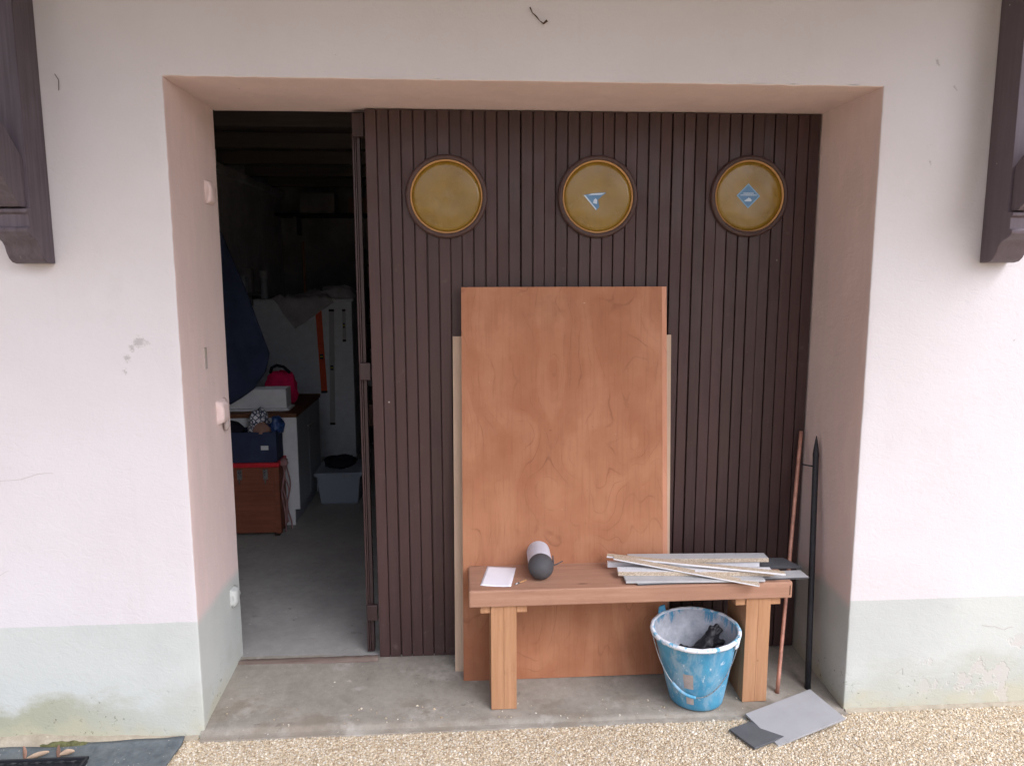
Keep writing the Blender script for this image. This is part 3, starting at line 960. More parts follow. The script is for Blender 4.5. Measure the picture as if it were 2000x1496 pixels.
for li, (a, b) in enumerate(LEAF):
    zb = door_bottom((a + b) / 2)
    ht = 2.296 - zb
    leaf = empty('door_leaf', ((a + b) / 2, 0.455, zb), LAB[li], 'door', 'leaves of the folding garage door')
    box('backing_panel', (a + 0.002, 0.4525, zb + 0.002), (b - 0.002, 0.462, 2.2955), 'frame_stain', leaf)
    pw = (b - a) / NB
    bm_ = board_mesh(pw - 0.0036, ht)
    for i in range(NB):
        o = bpy.data.objects.new('board', bm_)
        col.objects.link(o)
        o.parent = leaf
        # boards never sit quite flush or evenly spaced
        ox = a + i * pw + 0.0018 + (rng.uniform(-0.0011, 0.0011) if 0 < i < NB - 1 else 0)
        oy = 0.438 + rng.uniform(-0.0009, 0.0009)
        o.location = Vector((ox, oy, zb)) - ORG[leaf]
        o.rotation_euler = (0, rng.uniform(-0.0005, 0.0005), 0)
        o.scale.x = rng.choice((1.0, 1.0, 0.985, 0.96, 1.012))
    # porthole: turned outer ring, light inner bead, amber glass
    cx, cz = PORT[li]
    Mp = Matrix.Translation((cx, 0.437, cz)) @ Matrix.Rotation(R(90), 4, 'X')
    prof = [(0.160, -0.004), (0.160, 0.010), (0.157, 0.016), (0.152, 0.0185), (0.147, 0.0185), (0.1425, 0.016), (0.1415, 0.0085), (0.1415, -0.004)]
    ring = G().lathe(prof, 72, Mp).build('porthole_ring', 'frame_stain', leaf, auto=40)
    bead = [(0.1412, 0.002), (0.1412, 0.0115), (0.1395, 0.0126), (0.1372, 0.0115), (0.1350, 0.008), (0.1347, 0.002)]
    G().lathe(bead, 72, Mp).build('bead', 'light_ring_wood', ring, auto=40)
    gp = [(0.0, 0.0052)] + [(0.1355 * i / 8, 0.0052 - 0.0006 * math.sin(i)) for i in range(1, 9)] + [(0.1355, 0.001)]
    G().lathe(gp, 64, Mp).build('glass', 'amber_glass', ring, True)
    yf = 0.437 - 0.0064
    if li == 2:
        s_ = 0.0485
        def dia(cx_, cz_, s2, y, name, m_):
            V = [(cx_ - s2, y, cz_ + 0.001), (cx_ + 0.001, y, cz_ - s2 * 1.02), (cx_ + s2, y, cz_ - 0.001), (cx_ - 0.001, y, cz_ + s2)]
            return mesh(name, V, [(0, 1, 2, 3)], m_, ring)
        kx, kz = cx - 0.004, cz + 0.002
        dia(kx, kz, s_, yf, 'sticker', 'sticker_border')
        dia(kx, kz, s_ * 0.87, yf - 0.0005, 'sticker_print', 'sticker_blue')
        # two lines of worn lettering (illegible) and a small towered emblem
        gg = G()
        for (z0, x0, x1) in ((0.0075, -0.021, 0.022), (0.0005, -0.032, 0.033)):
            x = x0
            while x < x1:
                wdt = rng.choice((0.002, 0.003, 0.0036))
                gg.add([(kx + x, yf - 0.001, kz + z0), (kx + x + wdt, yf - 0.001, kz + z0), (kx + x + wdt, yf - 0.001, kz + z0 + 0.0045), (kx + x, yf - 0.001, kz + z0 + 0.0045)], [(0, 1, 2, 3)])
                x += wdt + 0.0011
        em = [(-0.015, -0.022), (0.014, -0.022), (0.014, -0.015), (0.009, -0.012), (0.009, -0.008), (0.005, -0.011), (0.0025, -0.004), (-0.001, -0.011), (-0.006, -0.012), (-0.009, -0.016), (-0.015, -0.017)]
        gg.add([(kx + a_, yf - 0.001, kz + b_) for a_, b_ in em], [tuple(range(len(em)))])
        gg.build('lettering', 'sticker_white', ring)
    if li == 1:
        kx, kz = cx, cz
        pts = [(-0.0577, 0.0067), (-0.006, -0.0525), (0.0067, -0.0397), (0.004, -0.024), (0.0015, -0.0113), (0.017, 0.004), (0.0325, 0.0144), (0.030, 0.0175), (-0.024, 0.0134)]
        mesh('sticker', [(kx + a_, yf, kz + b_) for a_, b_ in pts], [tuple(range(len(pts)))], 'sticker_blue', ring)
        gg = G()
        for pp in ([(-0.040, 0.0055), (0.015, 0.0085), (0.029, 0.0155), (-0.024, 0.0122)], [(-0.019, -0.024), (-0.003, -0.028), (-0.002, -0.012), (-0.009, -0.005), (-0.016, -0.012)], [(-0.0570, 0.0062), (-0.006, -0.0520), (-0.0045, -0.047), (-0.049, 0.0058)]):
            gg.add([(kx + a_, yf - 0.0006, kz + b_) for a_, b_ in pp], [tuple(range(len(pp)))])
        gg.build('lettering', 'sticker_white', ring)
    if li == 2:
        # sprung lower bead of this porthole
        P = [(cx + 0.146 * math.sin(t_), 0.4175, cz - 0.146 * math.cos(t_) + 0.004) for t_ in [x * 0.08 for x in range(-9, 10)]]
        G().tube(P, [0.001 + 0.0028 * math.cos(x * 0.16) for x in range(-9, 10)], 6).build('bead', 'frame_stain', ring, True)

# fourth leaf folded back behind the first: only its edge shows
fl = empty('door_leaf', (0.85, 0.48, 0.07), 'folded back door leaf, only its worn reddish edge showing at the doorway', 'door', 'leaves of the folding garage door')
box('stile', (0.532, 0.4720, 0.066), (0.5395, 0.51, 2.288), 'leaf_edge_stain', fl, 0.0015)
box('stile', (0.5415, 0.4705, 0.066), (0.5470, 0.51, 2.288), 'leaf_edge_stain', fl, 0.0015)
box('stile', (0.5485, 0.4740, 0.066), (0.5620, 0.51, 2.288), 'leaf_edge_stain', fl, 0.0015)
box('panel', (0.62, 0.487, 0.07), (1.15, 0.505, 2.286), 'frame_stain', fl)
for (z0, z1) in ((2.195, 2.282), (1.245, 1.315), (0.215, 0.285)):
    box('hinge_rail', (0.536, 0.4475, z0), (0.581, 0.4695, z1), 'leaf_edge_stain', fl, 0.004)

# worn timber sill across the open doorway
g = G()
V, F = grid(40, 4, lambda u, v: (0.003 + 0.58 * u, 0.405 + 0.052 * v, slab_z(0.3, 0.42) + 0.004 + 0.003 * noise.noise((u * 30, v * 3, 0)) + (0.004 if 0.2 < v < 0.9 else -0.006)))
tag(mesh('door_sill', V, F, 'sill_wood', None, True), 'worn reddish timber sill across the open doorway', 'sill')

# ================================================================== boards leaning on the door
def lean(name, x0, x1, xt0, xt1, yb, yt, zt, th, mats, label, cat='board'):
    z0 = slab_z((x0 + x1) / 2, yb) + 0.003
    d = Vector((0, yt - yb, zt - z0)).normalized()
    nrm = Vector((0, -d.z, d.y))           # towards the camera
    f = [Vector((x0, yb, z0)), Vector((x1, yb, z0)), Vector((xt1, yt, zt)), Vector((xt0, yt, zt))]
    bk = [v - nrm * th for v in f]
    g_ = G()
    e = 0.0012
    def inset(a, b): return a + (b - a).normalized() * e
    V = f + bk
    F = [(0, 1, 2, 3), (5, 4, 7, 6), (4, 5, 1, 0), (1, 5, 6, 2), (2, 6, 7, 3), (4, 0, 3, 7)]
    g_.add(V, [F[0]], 0); n = len(g_.V)
    g_.F += [tuple(F[1])]; g_.fm += [0]
    for q in F[2:]:
        g_.F.append(q); g_.fm.append(1)
    return tag(g_.build(name, mats), label, cat)
wide = lean('wide_board', 0.908, 1.806, 0.914, 1.806, 0.322, 0.428, 1.422, 0.008, ['beige_board', 'pale_edge_wood'], 'lower wider beige board at the back, its edges showing either side of the plywood')
back = lean('back_plywood', 0.985, 1.792, 0.975, 1.776, 0.288, 0.409, 1.618, 0.009, ['plywood_back', 'pale_edge_wood'], 'plywood sheet behind the front one, a thin pale strip at its right edge')
front = lean('front_plywood', 0.942, 1.764, 0.950, 1.752, 0.254, 0.391, 1.618, 0.012, ['plywood_red', 'pale_edge_wood'], 'reddish brown plywood sheet with wavy grain leaning on the door')

# ================================================================== bench
ST, SB = 0.508, 0.443
bench = empty('bench', (1.58, 0.19, 0.03), 'low reddish wooden bench with thick plank seat and square legs', 'bench')
seat = box('seat', (0.966, 0.050, SB), (2.198, 0.325, ST), 'bench_seat_wood', bench, 0.0055)
for (x0, x1) in ((1.047, 1.143), (2.024, 2.120)):
    xm = (x0 + x1) / 2
    zb = slab_z(xm, 0.1)
    # leg glued up from two pieces
    leg = box('leg', (x0, 0.060, zb), (xm - 0.0002, 0.255, SB - 0.0005), 'bench_leg_wood', bench, 0.0012)
    box('leg_half', (xm + 0.0002, 0.0605, zb), (x1, 0.255, SB - 0.0005), 'bench_leg_wood', leg, 0.0012)
    box('cleat', (x0 - 0.040, 0.066, SB - 0.030), (x0 - 0.0005, 0.245, SB - 0.0008), 'bench_leg_wood', bench, 0.002)
    box('cleat', (x1 + 0.0005, 0.066, SB - 0.030), (x1 + 0.040, 0.245, SB - 0.0008), 'bench_leg_wood', bench, 0.002)
box('end_slot', (2.186, 0.0492, SB + 0.014), (2.1895, 0.0510, ST - 0.014), 'twig', seat)

# ---- things on the bench
def sheet(name, pts, th, mat_, label, cat):
    V = [Vector(p) for p in pts]
    n = len(V)
    g_ = G().add(V + [v + Vector((0, 0, th)) for v in V], [tuple(range(n - 1, -1, -1)), tuple(range(n, 2 * n))] + [(i, (i + 1) % n, n + (i + 1) % n, n + i) for i in range(n)])
    return tag(g_.build(name, mat_), label, cat)
def paperf(u, v):
    a = Vector((1.009, 0.099)); b = Vector((1.123, 0.072)); c = Vector((1.156, 0.264)); d = Vector((1.043, 0.289))
    p_ = (a * (1 - u) + b * u) * (1 - v) + (d * (1 - u) + c * u) * v
    return (p_.x, p_.y, ST + 0.0018 + 0.0035 * max(0, u - 0.75) * 4 * (1 - v) ** 2 + 0.0012 * noise.noise((u * 2, v * 2, 4)))
o = cloth('paper_sheet', 12, 12, paperf, 'paper', None, 0.0006)
tag(o, 'folded white sheet of paper at the left end of the bench', 'paper')
g = G().tube([(1.141, 0.096, ST + 0.0035), (1.158, 0.110, ST + 0.0035)], [0.0035, 0.003], 8)
dk = empty('drill_bit', (1.16, 0.113, ST), 'tiny metal drill bit on the bench beside the paper', 'tool')
g.build('shank', 'steel', dk, True)
P = [(1.158 + 0.028 * t / 24, 0.110 + 0.024 * t / 24, ST + 0.0035) for t in range(25)]
G().tube([(p_[0] + 0.0012 * math.cos(i * 0.9), p_[1], p_[2] + 0.0012 * math.sin(i * 0.9)) for i, p_ in enumerate(P)], [0.0022] * 24 + [0.0005], 6).build('flute', 'light_ring_wood', dk, True)

# light cylinder lying on its side with a dark rounded cap towards the viewer
tor = empty('cylinder_canister', (1.247, 0.22, ST), 'pale lilac cylinder with dark domed cap lying on the bench', 'canister')
rc = 0.0478
Mc = Matrix.Translation((1.2435, 0.150, ST + rc + 0.001)) @ Matrix.Rotation(R(-2.0), 4, 'Z') @ Matrix.Rotation(R(-90), 4, 'X')
G().lathe([(0.0, 0.0), (rc * 0.97, 0.0), (rc * 0.975, 0.004), (rc * 0.975, 0.165), (rc * 0.96, 0.171), (rc * 0.9, 0.175), (0.0, 0.175)], 48, Mc).build('body', 'can_body', tor, auto=40)
dome = [(0.0, -0.050)]
for i in range(1, 13):
    th = math.pi / 2 * i / 12
    dome.append((rc * 1.02 * math.sin(th), -0.050 * math.cos(th)))
dome += [(rc * 1.02, 0.012), (rc * 0.985, 0.014), (rc * 0.975, 0.010)]
cap = G().lathe(dome, 48, Mc).build('domed_cap', 'dark_rubber', tor, True)
G().tube([(1.288, 0.155, ST + 0.050), (1.306, 0.158, ST + 0.053), (1.330, 0.166, ST + 0.062)], [0.0035, 0.0028, 0.0022], 8).build('lever', 'dark_rubber', tor, True)
G().tube([(1.2895, 0.150, ST + 0.036), (1.2915, 0.150, ST + 0.065), (1.2895, 0.150, ST + 0.092)], [0.003, 0.0035, 0.002], 8).build('clip', 'dark_rubber', tor, True)

# offcuts of melamine chipboard and slate-like strips
def strip(A, B, w, th, mats, label, top=0, edge=1, end_cut=0.0):
    A = Vector(A); B = Vector(B)
    d = (B - A).normalized()
    n = Vector((0, 0, 1)).cross(d).normalized()
    if n.y < 0: n = -n
    u_ = d.cross(n)
    if u_.z < 0: u_ = -u_
    b = [A, B, B + n * w + d * end_cut * w, A + n * w]
    V = b + [v + u_ * th for v in b]
    g_ = G()
    g_.V = [Vector(v) for v in V]
    g_.F = [(3, 2, 1, 0), (4, 5, 6, 7), (0, 1, 5, 4), (1, 2, 6, 5), (2, 3, 7, 6), (3, 0, 4, 7)]
    g_.fm = [top, top, edge, edge, edge, edge]
    o_ = g_.build('board_offcut', mats)
    bv = o_.modifiers.new('edge', 'BEVEL')
    bv.width = 0.0006; bv.segments = 1
    return tag(o_, label, 'offcut', 'offcuts stacked on the right end of the bench')
b0 = ST + 0.0008
strip((1.60, 0.056, b0), (2.272, 0.074, b0), 0.072, 0.006, ['melamine_grey', 'slate_edge'], 'thin light grey strip lowest in the pile, pointing past the bench end')
strip((1.75, 0.182, b0), (2.288, 0.174, b0), 0.098, 0.008, ['slate_grey', 'slate_edge'], 'dark grey strip at the back of the pile, jutting past the bench end', end_cut=-0.35)
strip((1.557, 0.064, b0 + 0.0066), (2.085, 0.040, b0 + 0.0066), 0.066, 0.008, ['melamine_grey', 'melamine_grey'], 'light grey strip at the front of the pile under the chipboard')
strip((1.538, 0.116, b0 + 0.0152), (2.130, 0.070, b0 + 0.0152), 0.050, 0.0165, ['melamine_white', 'chipboard'], 'white topped chipboard offcut with raw brown front edge')
strip((1.516, 0.213, b0 + 0.010), (2.117, 0.176, b0 + 0.010), 0.018, 0.0225, ['melamine_white', 'melamine_white'], 'narrow all white bar in the middle of the pile')
strip((1.600, 0.196, b0 + 0.0330), (2.150, 0.168, b0 + 0.0330), 0.058, 0.016, ['melamine_grey', 'chipboard'], 'pale board lying uppermost at the back of the pile')
strip((1.512, 0.215, b0 + 0.0505), (2.158, 0.030, b0 + 0.0330), 0.030, 0.007, ['chipboard', 'melamine_white'], 'slim diagonal lath over the pile, ending on the right')
strip((1.530, 0.172, b0 + 0.058), (2.048, 0.004, b0 + 0.003), 0.040, 0.005, ['chipboard', 'melamine_white'], 'slim diagonal lath over the pile, its tip past the bench front')

# ================================================================== bucket
BX, BY, BZ = 1.853, 0.102, 0.022
BH = 0.296
bk = empty('bucket', (BX, BY, BZ), 'blue plastic mason bucket splashed with plaster under the bench', 'bucket')
RB0, RT0 = 0.102, 0.160
def bwarp(v):
    t = v.z / BH
    return Vector((BX + v.x - 0.018 * t, BY + v.y - 0.020 * t, BZ + v.z + (0.040 * v.x + 0.034 * v.y) * t))
def brad(z): return RB0 + (RT0 - RB0) * z / BH
def blathe(name, prof, mat_, parent, n=72):
    g_ = G().lathe(prof, n)
    g_.V = [bwarp(v) for v in g_.V]
    return g_.build(name, mat_, parent, True)
blathe('shell', [(0.0, 0.004), (RB0 - 0.010, 0.004), (RB0 - 0.003, 0.0), (RB0, 0.004)] + [(brad(BH * i / 12), BH * i / 12) for i in range(1, 13)], 'bucket_outside', bk)
blathe('inner_wall', [(brad(BH * i / 12) - 0.004, BH * i / 12) for i in range(12, 1, -1)] + [(RB0, 0.05), (0.0, 0.05)], 'bucket_inside', bk)
g = G()
prof = [(RT0 - 0.0045, BH - 0.004), (RT0 - 0.003, BH + 0.004), (RT0 + 0.003, BH + 0.006), (RT0 + 0.009, BH + 0.004), (RT0 + 0.0115, BH - 0.002), (RT0 + 0.010, BH - 0.009), (RT0 + 0.004, BH - 0.010), (RT0 - 0.001, BH - 0.008)]
g.lathe(prof, 96)
for v in g.V:
    n_ = noise.noise(v * 34) * 0.0016
    v *= 1 + n_ * 3
    v.z += n_
g.V = [bwarp(v) for v in g.V]
g.build('rim', 'rim_plaster', bk, True)
def ear(th, hgt, wdt, mat_):
    V, F = grid(8, 6, lambda u, v: (0, 0, 0))
    V = []
    for j in range(7):
        for i in range(9):
            a = th + (i / 8 - 0.5) * wdt * (1 - 0.45 * j / 6)
            z = BH - 0.035 + (0.04 + hgt) * j / 6
            r_ = brad(min(z, BH)) + 0.007 + 0.003 * math.sin(math.pi * i / 8)
            V.append(bwarp(Vector((r_ * math.cos(a), r_ * math.sin(a), z))))
    o_ = mesh('ear', V, F, mat_, bk, True)
    s = o_.modifiers.new('thickness', 'SOLIDIFY'); s.thickness = 0.006; s.offset = 0
    return o_
ear(R(124), 0.026, 0.34, 'bucket_outside')
ear(R(-36), 0.004, 0.30, 'rim_plaster')
# bail hanging down in front with its plastic grip
def bail(s):
    a = R(182) + s * R(142)
    dz = 0.205 * math.sin(math.pi * min(1, s * 1.0)) ** 0.62
    z = BH - 0.012 - dz
    off = 0.010 + 0.014 * math.sin(math.pi * s) * (1 - s)
    r_ = brad(z) + off + 0.02 * (1 - s) ** 6 * 0
    return bwarp(Vector((r_ * math.cos(a), r_ * math.sin(a), z)))
P = [bail(i / 60) for i in range(61)]
wire = G().tube(P, 0.0019, 8).build('bail_wire', 'steel', bk, True)
G().tube([bail(0.24 + 0.26 * i / 16) for i in range(17)], [0.0055] + [0.0062] * 15 + [0.0055], 10).build('grip', 'bucket_outside', wire, True)
# remains of a glued label
def patch(a0, a1, z0, z1, seed):
    V, F = grid(10, 10, lambda u, v: bwarp(Vector(((brad(z0 + (z1 - z0) * v) + 0.0008) * math.cos(a0 + (a1 - a0) * u), (brad(z0 + (z1 - z0) * v) + 0.0008) * math.sin(a0 + (a1 - a0) * u), z0 + (z1 - z0) * v + 0.004 * noise.noise((u * 4 + seed, v * 3, 0)) * (1 if v > 0.9 else 0)))))
    return mesh('label_patch', V, F, 'keeper_plaster', bk, True)
patch(R(-127), R(-111), 0.104, 0.172, 1)
patch(R(-125), R(-111), 0.030, 0.074, 5)
# plaster left in the bottom
blathe('plaster_fill', [(0.0, 0.150), (0.06, 0.153), (0.10, 0.149), (brad(0.15) - 0.004, 0.152)], 'bucket_inside', bk, 48)

# black work gloves thrown into the bucket
def gloves():
    g_ = G()
    def lobe(pts, rs):
        g_.tube(pts, rs, 8)
    c = Vector((1.868, 0.120, 0.182))
    lobe([c + Vector((-0.03, 0.0, 0.0)), c + Vector((0.01, 0.0, 0.022)), c + Vector((0.045, 0.012, 0.060))], [0.030, 0.036, 0.030])
    lobe([c + Vector((0.03, 0.0, 0.03)), c + Vector((0.055, 0.02, 0.075)), c + Vector((0.062, 0.026, 0.10))], [0.026, 0.028, 0.016])
    for dx, dz, tip in ((0.05, 0.06, (0.092, 0.02, 0.100)), (0.045, 0.07, (0.078, 0.03, 0.112)), (0.04, 0.06, (0.056, 0.03, 0.108)), (0.05, 0.05, (0.096, 0.0, 0.050)), (0.0, 0.02, (-0.075, -0.02, 0.022)), (-0.01, 0.0, (-0.088, -0.045, 0.012)), (-0.01, 0.0, (-0.07, 0.03, 0.030)), (0.02, 0.0, (0.03, -0.065, 0.008)), (0.0, 0.0, (-0.035, -0.07, 0.008))):
        a = c + Vector((dx, 0.01, dz)); b = c + Vector(tip)
        m_ = (a + b) / 2 + Vector((0, 0, 0.006))
        lobe([a, m_, b, b + (b - m_) * 0.12], [0.017, 0.0135, 0.011, 0.004])
    o_ = g_.build('work_gloves', 'black_rubber')
    rm = o_.modifiers.new('skin', 'REMESH'); rm.mode = 'VOXEL'; rm.voxel_size = 0.0035
    rm.use_smooth_shade = True
    tx = bpy.data.textures.new('wrinkle', 'CLOUDS'); tx.noise_scale = 0.028; tx.noise_depth = 3
    dm = o_.modifiers.new('wrinkle', 'DISPLACE'); dm.texture = tx; dm.strength = 0.014; dm.mid_level = 0.5
    return tag(o_, 'crumpled black work gloves lying inside the blue bucket', 'gloves')
gloves()

# ================================================================== rods by the right jamb
zr = slab_z(2.187, 0.114)
g = G()
P0, P1 = Vector((2.187, 0.112, zr)), Vector((2.372, 0.420, 1.012))
pts = [P0 + (P1 - P0) * (i / 14) for i in range(15)]
tag(g.tube(pts, [0.0078] * 15, 12).build('copper_pipe', 'copper', None, True), 'thin copper pipe leaning into the right corner of the door', 'pipe')
zs_ = slab_z(2.33, 0.14)
st_ = empty('iron_stake', (2.322, 0.135, zs_), 'black iron stake with pointed tip leaning on the right jamb', 'stake')
Q0, Q1 = Vector((2.322, 0.135, zs_ - 0.001)), Vector((2.381, 0.300, 1.018))
q = lambda t: Q0 + (Q1 - Q0) * t
G().tube([q(0), q(0.3), q(0.6), q(0.915), q(0.925), q(0.965), q(1.0)], [0.0118, 0.0118, 0.0118, 0.0118, 0.0128, 0.0075, 0.0015], 14).build('shaft', 'black_iron', st_, True)
G().tube([q(0.878), q(0.878) + Vector((-0.028, 0.012, 0.002)), q(0.878) + Vector((-0.052, 0.022, 0.006))], [0.0032, 0.003, 0.003], 8).build('side_pin', 'black_iron', st_, True)

# ================================================================== tiles on the ground
def tile(name, C, yaw_, ax, by, l, w, th, mats, label):
    Mt = Matrix.Translation(C) @ Matrix.Rotation(yaw_, 4, 'Z') @ Matrix.Rotation(ax, 4, 'X') @ Matrix.Rotation(by, 4, 'Y')
    g_ = G().box((-l / 2, -w / 2, -th), (l / 2, w / 2, 0), 0.0009, 0, Mt)
    return tag(g_.build(name, mats), label, 'tile')
tile('floor_tile', (2.176, -0.070, 0.034), 0.298, 0.085, -0.125, 0.305, 0.184, 0.008, 'tile_face', 'light grey rectangular tile propped on the slab edge at the right jamb')
tile('floor_tile', (2.040, -0.118, 0.0155), R(-66.5) + R(90), 0.0, 0.0, 0.22, 0.126, 0.008, 'dark_tile', 'dark grey tile on the gravel under the light grey tile')

# ================================================================== bottom left corner: tarred mat, tray, leaves
def matf(u, v):
    x = -1.6 + 1.535 * u
    back = -0.018 - 0.020 * max(0, min(1, (-x - 0.25) / 0.3)) + 0.007 * noise.noise((x * 9, 2, 0))
    y = back + (-0.95 - back) * v
    xe = x + (0.016 * noise.noise((y * 8, 4, 0)) + 0.05 * y if u > 0.97 else 0)
    lift = 0.010 * max(0, 1 - v * 30) * (0.3 + max(0, noise.noise((x * 7, 8, 0)) + 0.3))
    return (xe, y, 0.0075 + lift + 0.0015 * noise.noise((x * 6, y * 6, 0)))
o = cloth('tar_mat', 120, 60, matf, 'tar_mat', None, 0.005)
tag(o, 'dark grey tarred mat on the ground at the foot of the left wall', 'mat')
# black lattice tray: its rear rim enters the picture
tr = empty('plant_tray', (-0.62, -0.32, 0.012), 'black plastic lattice tray on the mat in the bottom left corner', 'tray')
TX0, TX1, TY0, TY1, TZ0, TZ1 = -0.92, -0.345, -0.55, -0.128, 0.012, 0.034
box('floor_plate', (TX0 + 0.004, TY0 + 0.004, TZ0), (TX1 - 0.004, TY1 - 0.004, TZ0 + 0.004), 'black_plastic', tr)
g = G()
for (a, b) in (((TX0, TY0, TZ1 - 0.010), (TX1, TY0 + 0.008, TZ1)), ((TX0, TY1 - 0.008, TZ1 - 0.010), (TX1, TY1, TZ1)), ((TX0, TY0 + 0.0085, TZ1 - 0.010), (TX0 + 0.008, TY1 - 0.0085, TZ1)), ((TX1 - 0.008, TY0 + 0.0085, TZ1 - 0.010), (TX1, TY1 - 0.0085, TZ1))):
    g.box(a, b, 0.0015)
g.build('rim', 'black_plastic', tr)
for i in range(14):
    xa = TX0 + 0.01 + i * (TX1 - TX0 - 0.02) / 14
    xb = xa + (TX1 - TX0 - 0.02) / 14
    for yy in (TY0 + 0.004, TY1 - 0.004):
        G().tube([(xa, yy, TZ0 + 0.003), (xb, yy, TZ1 - 0.008)], 0.0022, 6).build('lattice_bar', 'black_plastic', tr)
        G().tube([(xb, yy, TZ0 + 0.003), (xa, yy, TZ1 - 0.008)], 0.0022, 6).build('lattice_bar', 'black_plastic', tr)
for i in range(10):
    yy = TY0 + 0.02 + i * (TY1 - TY0 - 0.04) / 9
    for xx in (TX0 + 0.004, TX1 - 0.004):
        G().tube([(xx, yy, TZ0 + 0.003), (xx, yy, TZ1 - 0.008)], 0.0022, 6).build('lattice_bar', 'black_plastic', tr)

def leaf(name, base, tip, w, curl, mat_, label):
    base = Vector(base); tip = Vector(tip)
    d = tip - base
    side = d.cross(Vector((0.3, 1, 0.2))).normalized()
    nrm = side.cross(d).normalized()
    def f(u, v):
        t = v
        hw = 1.7 * w * (math.sin(math.pi * min(1, t * 0.92 + 0.04)) ** 0.75)
        s = (u - 0.5) * 2
        return base + d * t + side * hw * s + nrm * (curl * s * s * 0.6 + curl * math.sin(t * 3.0) * 0.7 + 0.0015 * noise.noise((s * 3, t * 8, w * 99)))
    o_ = cloth(name, 6, 14, f, mat_, None, 0.0005)
    return tag(o_, label, 'leaf', 'dry leaves beside the tray')
leaf('dry_leaf', (-0.575, -0.106, 0.012), (-0.585, -0.086, 0.052), 0.0065, 0.004, 'dry_leaf', 'upright brown dry leaf at the left end of the tray')
leaf('dry_leaf', (-0.563, -0.118, 0.022), (-0.492, -0.100, 0.036), 0.006, 0.004, 'dry_leaf_pale', 'pale curled dry leaf lying along the tray edge')
leaf('dry_leaf', (-0.452, -0.108, 0.014), (-0.470, -0.075, 0.045), 0.0105, -0.004, 'dry_leaf', 'broad pinkish dry leaf leaning behind the tray')
leaf('dry_leaf', (-0.452, -0.114, 0.030), (-0.405, -0.105, 0.036), 0.007, 0.006, 'dry_leaf_pale', 'small crumpled orange leaf nearest the tray corner')

# ================================================================== inside the garage
FZ = 0.059
# low cupboard with its doors facing right
cab = empty('low_cupboard', (-0.36, 2.6, FZ), 'low white cupboard with grey doors and bar handles inside the garage', 'cupboard')
endp = [(-0.86, FZ), (-0.140, FZ), (-0.140, 0.165), (-0.107, 0.165), (-0.107, 0.770), (-0.86, 0.770)]
G().prism(endp, 'y', 2.200, 2.218).build('end_panel', 'white_laminate', cab)
G().prism(endp, 'y', 2.970, 2.988).build('end_panel', 'white_laminate', cab)
box('plinth', (-0.16, 2.219, FZ), (-0.145, 2.969, 0.160), 'grey_laminate', cab)
box('carcass', (-0.86, 2.219, 0.166), (-0.127, 2.969, 0.768), 'grey_laminate', cab)
for (y0, y1, yh) in ((2.205, 2.560, 2.535), (2.566, 2.985, 2.600)):
    dr = box('cupboard_door', (-0.1255, y0, 0.170), (-0.1075, y1, 0.766), 'grey_laminate', cab, 0.002)
    G().tube([(-0.107, yh, 0.650), (-0.086, yh, 0.650)], 0.004, 8).build('handle_stem', 'steel', dr, True)
    G().tube([(-0.086, yh - 0.045, 0.650), (-0.086, yh + 0.045, 0.650)], 0.005, 8).build('handle_bar', 'steel', dr, True)
box('worktop', (-0.87, 2.185, 0.771), (-0.100, 3.0, 0.797), 'counter_wood', cab, 0.004)

# wooden chest with a red lid
ch = empty('tool_chest', (-0.42, 2.09, FZ), 'brown wooden chest with a red lid in front of the cupboard', 'chest')
box('body', (-0.70, 1.995, FZ + 0.022), (-0.185, 2.180, 0.497), 'crate_wood', ch, 0.004)
for xx in (-0.69, -0.225):
    for yy in (2.0, 2.14):
        box('foot', (xx, yy, FZ), (xx + 0.03, yy + 0.03, FZ + 0.021), 'shelf_dark', ch)
box('corner_post', (-0.212, 1.990, FZ + 0.018), (-0.180, 2.02, 0.497), 'crate_wood', ch, 0.003)
box('front_rail', (-0.70, 1.989, 0.335), (-0.213, 1.994, 0.35), 'crate_wood', ch)
box('lid', (-0.71, 1.985, 0.499), (-0.175, 2.19, 0.527), 'red_plastic', ch, 0.006)
for xx in (-0.275, -0.43):
    lt = box('latch', (xx, 1.982, 0.425), (xx + 0.028, 1.9885, 0.488), 'steel', ch, 0.001)
    G().tube([(xx + 0.014, 1.980, 0.43), (xx + 0.014, 1.972, 0.418), (xx + 0.014, 1.978, 0.402)], 0.004, 8).build('latch_loop', 'steel', lt, True)

# black box on the chest
bb = empty('black_box', (-0.40, 2.09, 0.527), 'open black box with a white label standing on the red lid', 'box')
X0, X1, Y0, Y1, Z0, Z1 = -0.66, -0.192, 2.005, 2.175, 0.5275, 0.716
box('front_side', (X0, Y0, Z0), (X1, Y0 + 0.005, Z1), 'navy_fabric', bb)
box('rear_side', (X0, Y1 - 0.005, Z0), (X1, Y1, Z1), 'navy_fabric', bb)
box('left_side', (X0, Y0 + 0.0055, Z0), (X0 + 0.005, Y1 - 0.0055, Z1), 'navy_fabric', bb)
box('right_side', (X1 - 0.005, Y0 + 0.0055, Z0), (X1, Y1 - 0.0055, Z1), 'navy_fabric', bb)
box('bottom', (X0 + 0.0055, Y0 + 0.0055, Z0), (X1 - 0.0055, Y1 - 0.0055, Z0 + 0.005), 'navy_fabric', bb)
box('paper_label', (-0.285, Y0 - 0.0015, 0.605), (-0.240, Y0 - 0.0005, 0.632), 'label_white', bb)

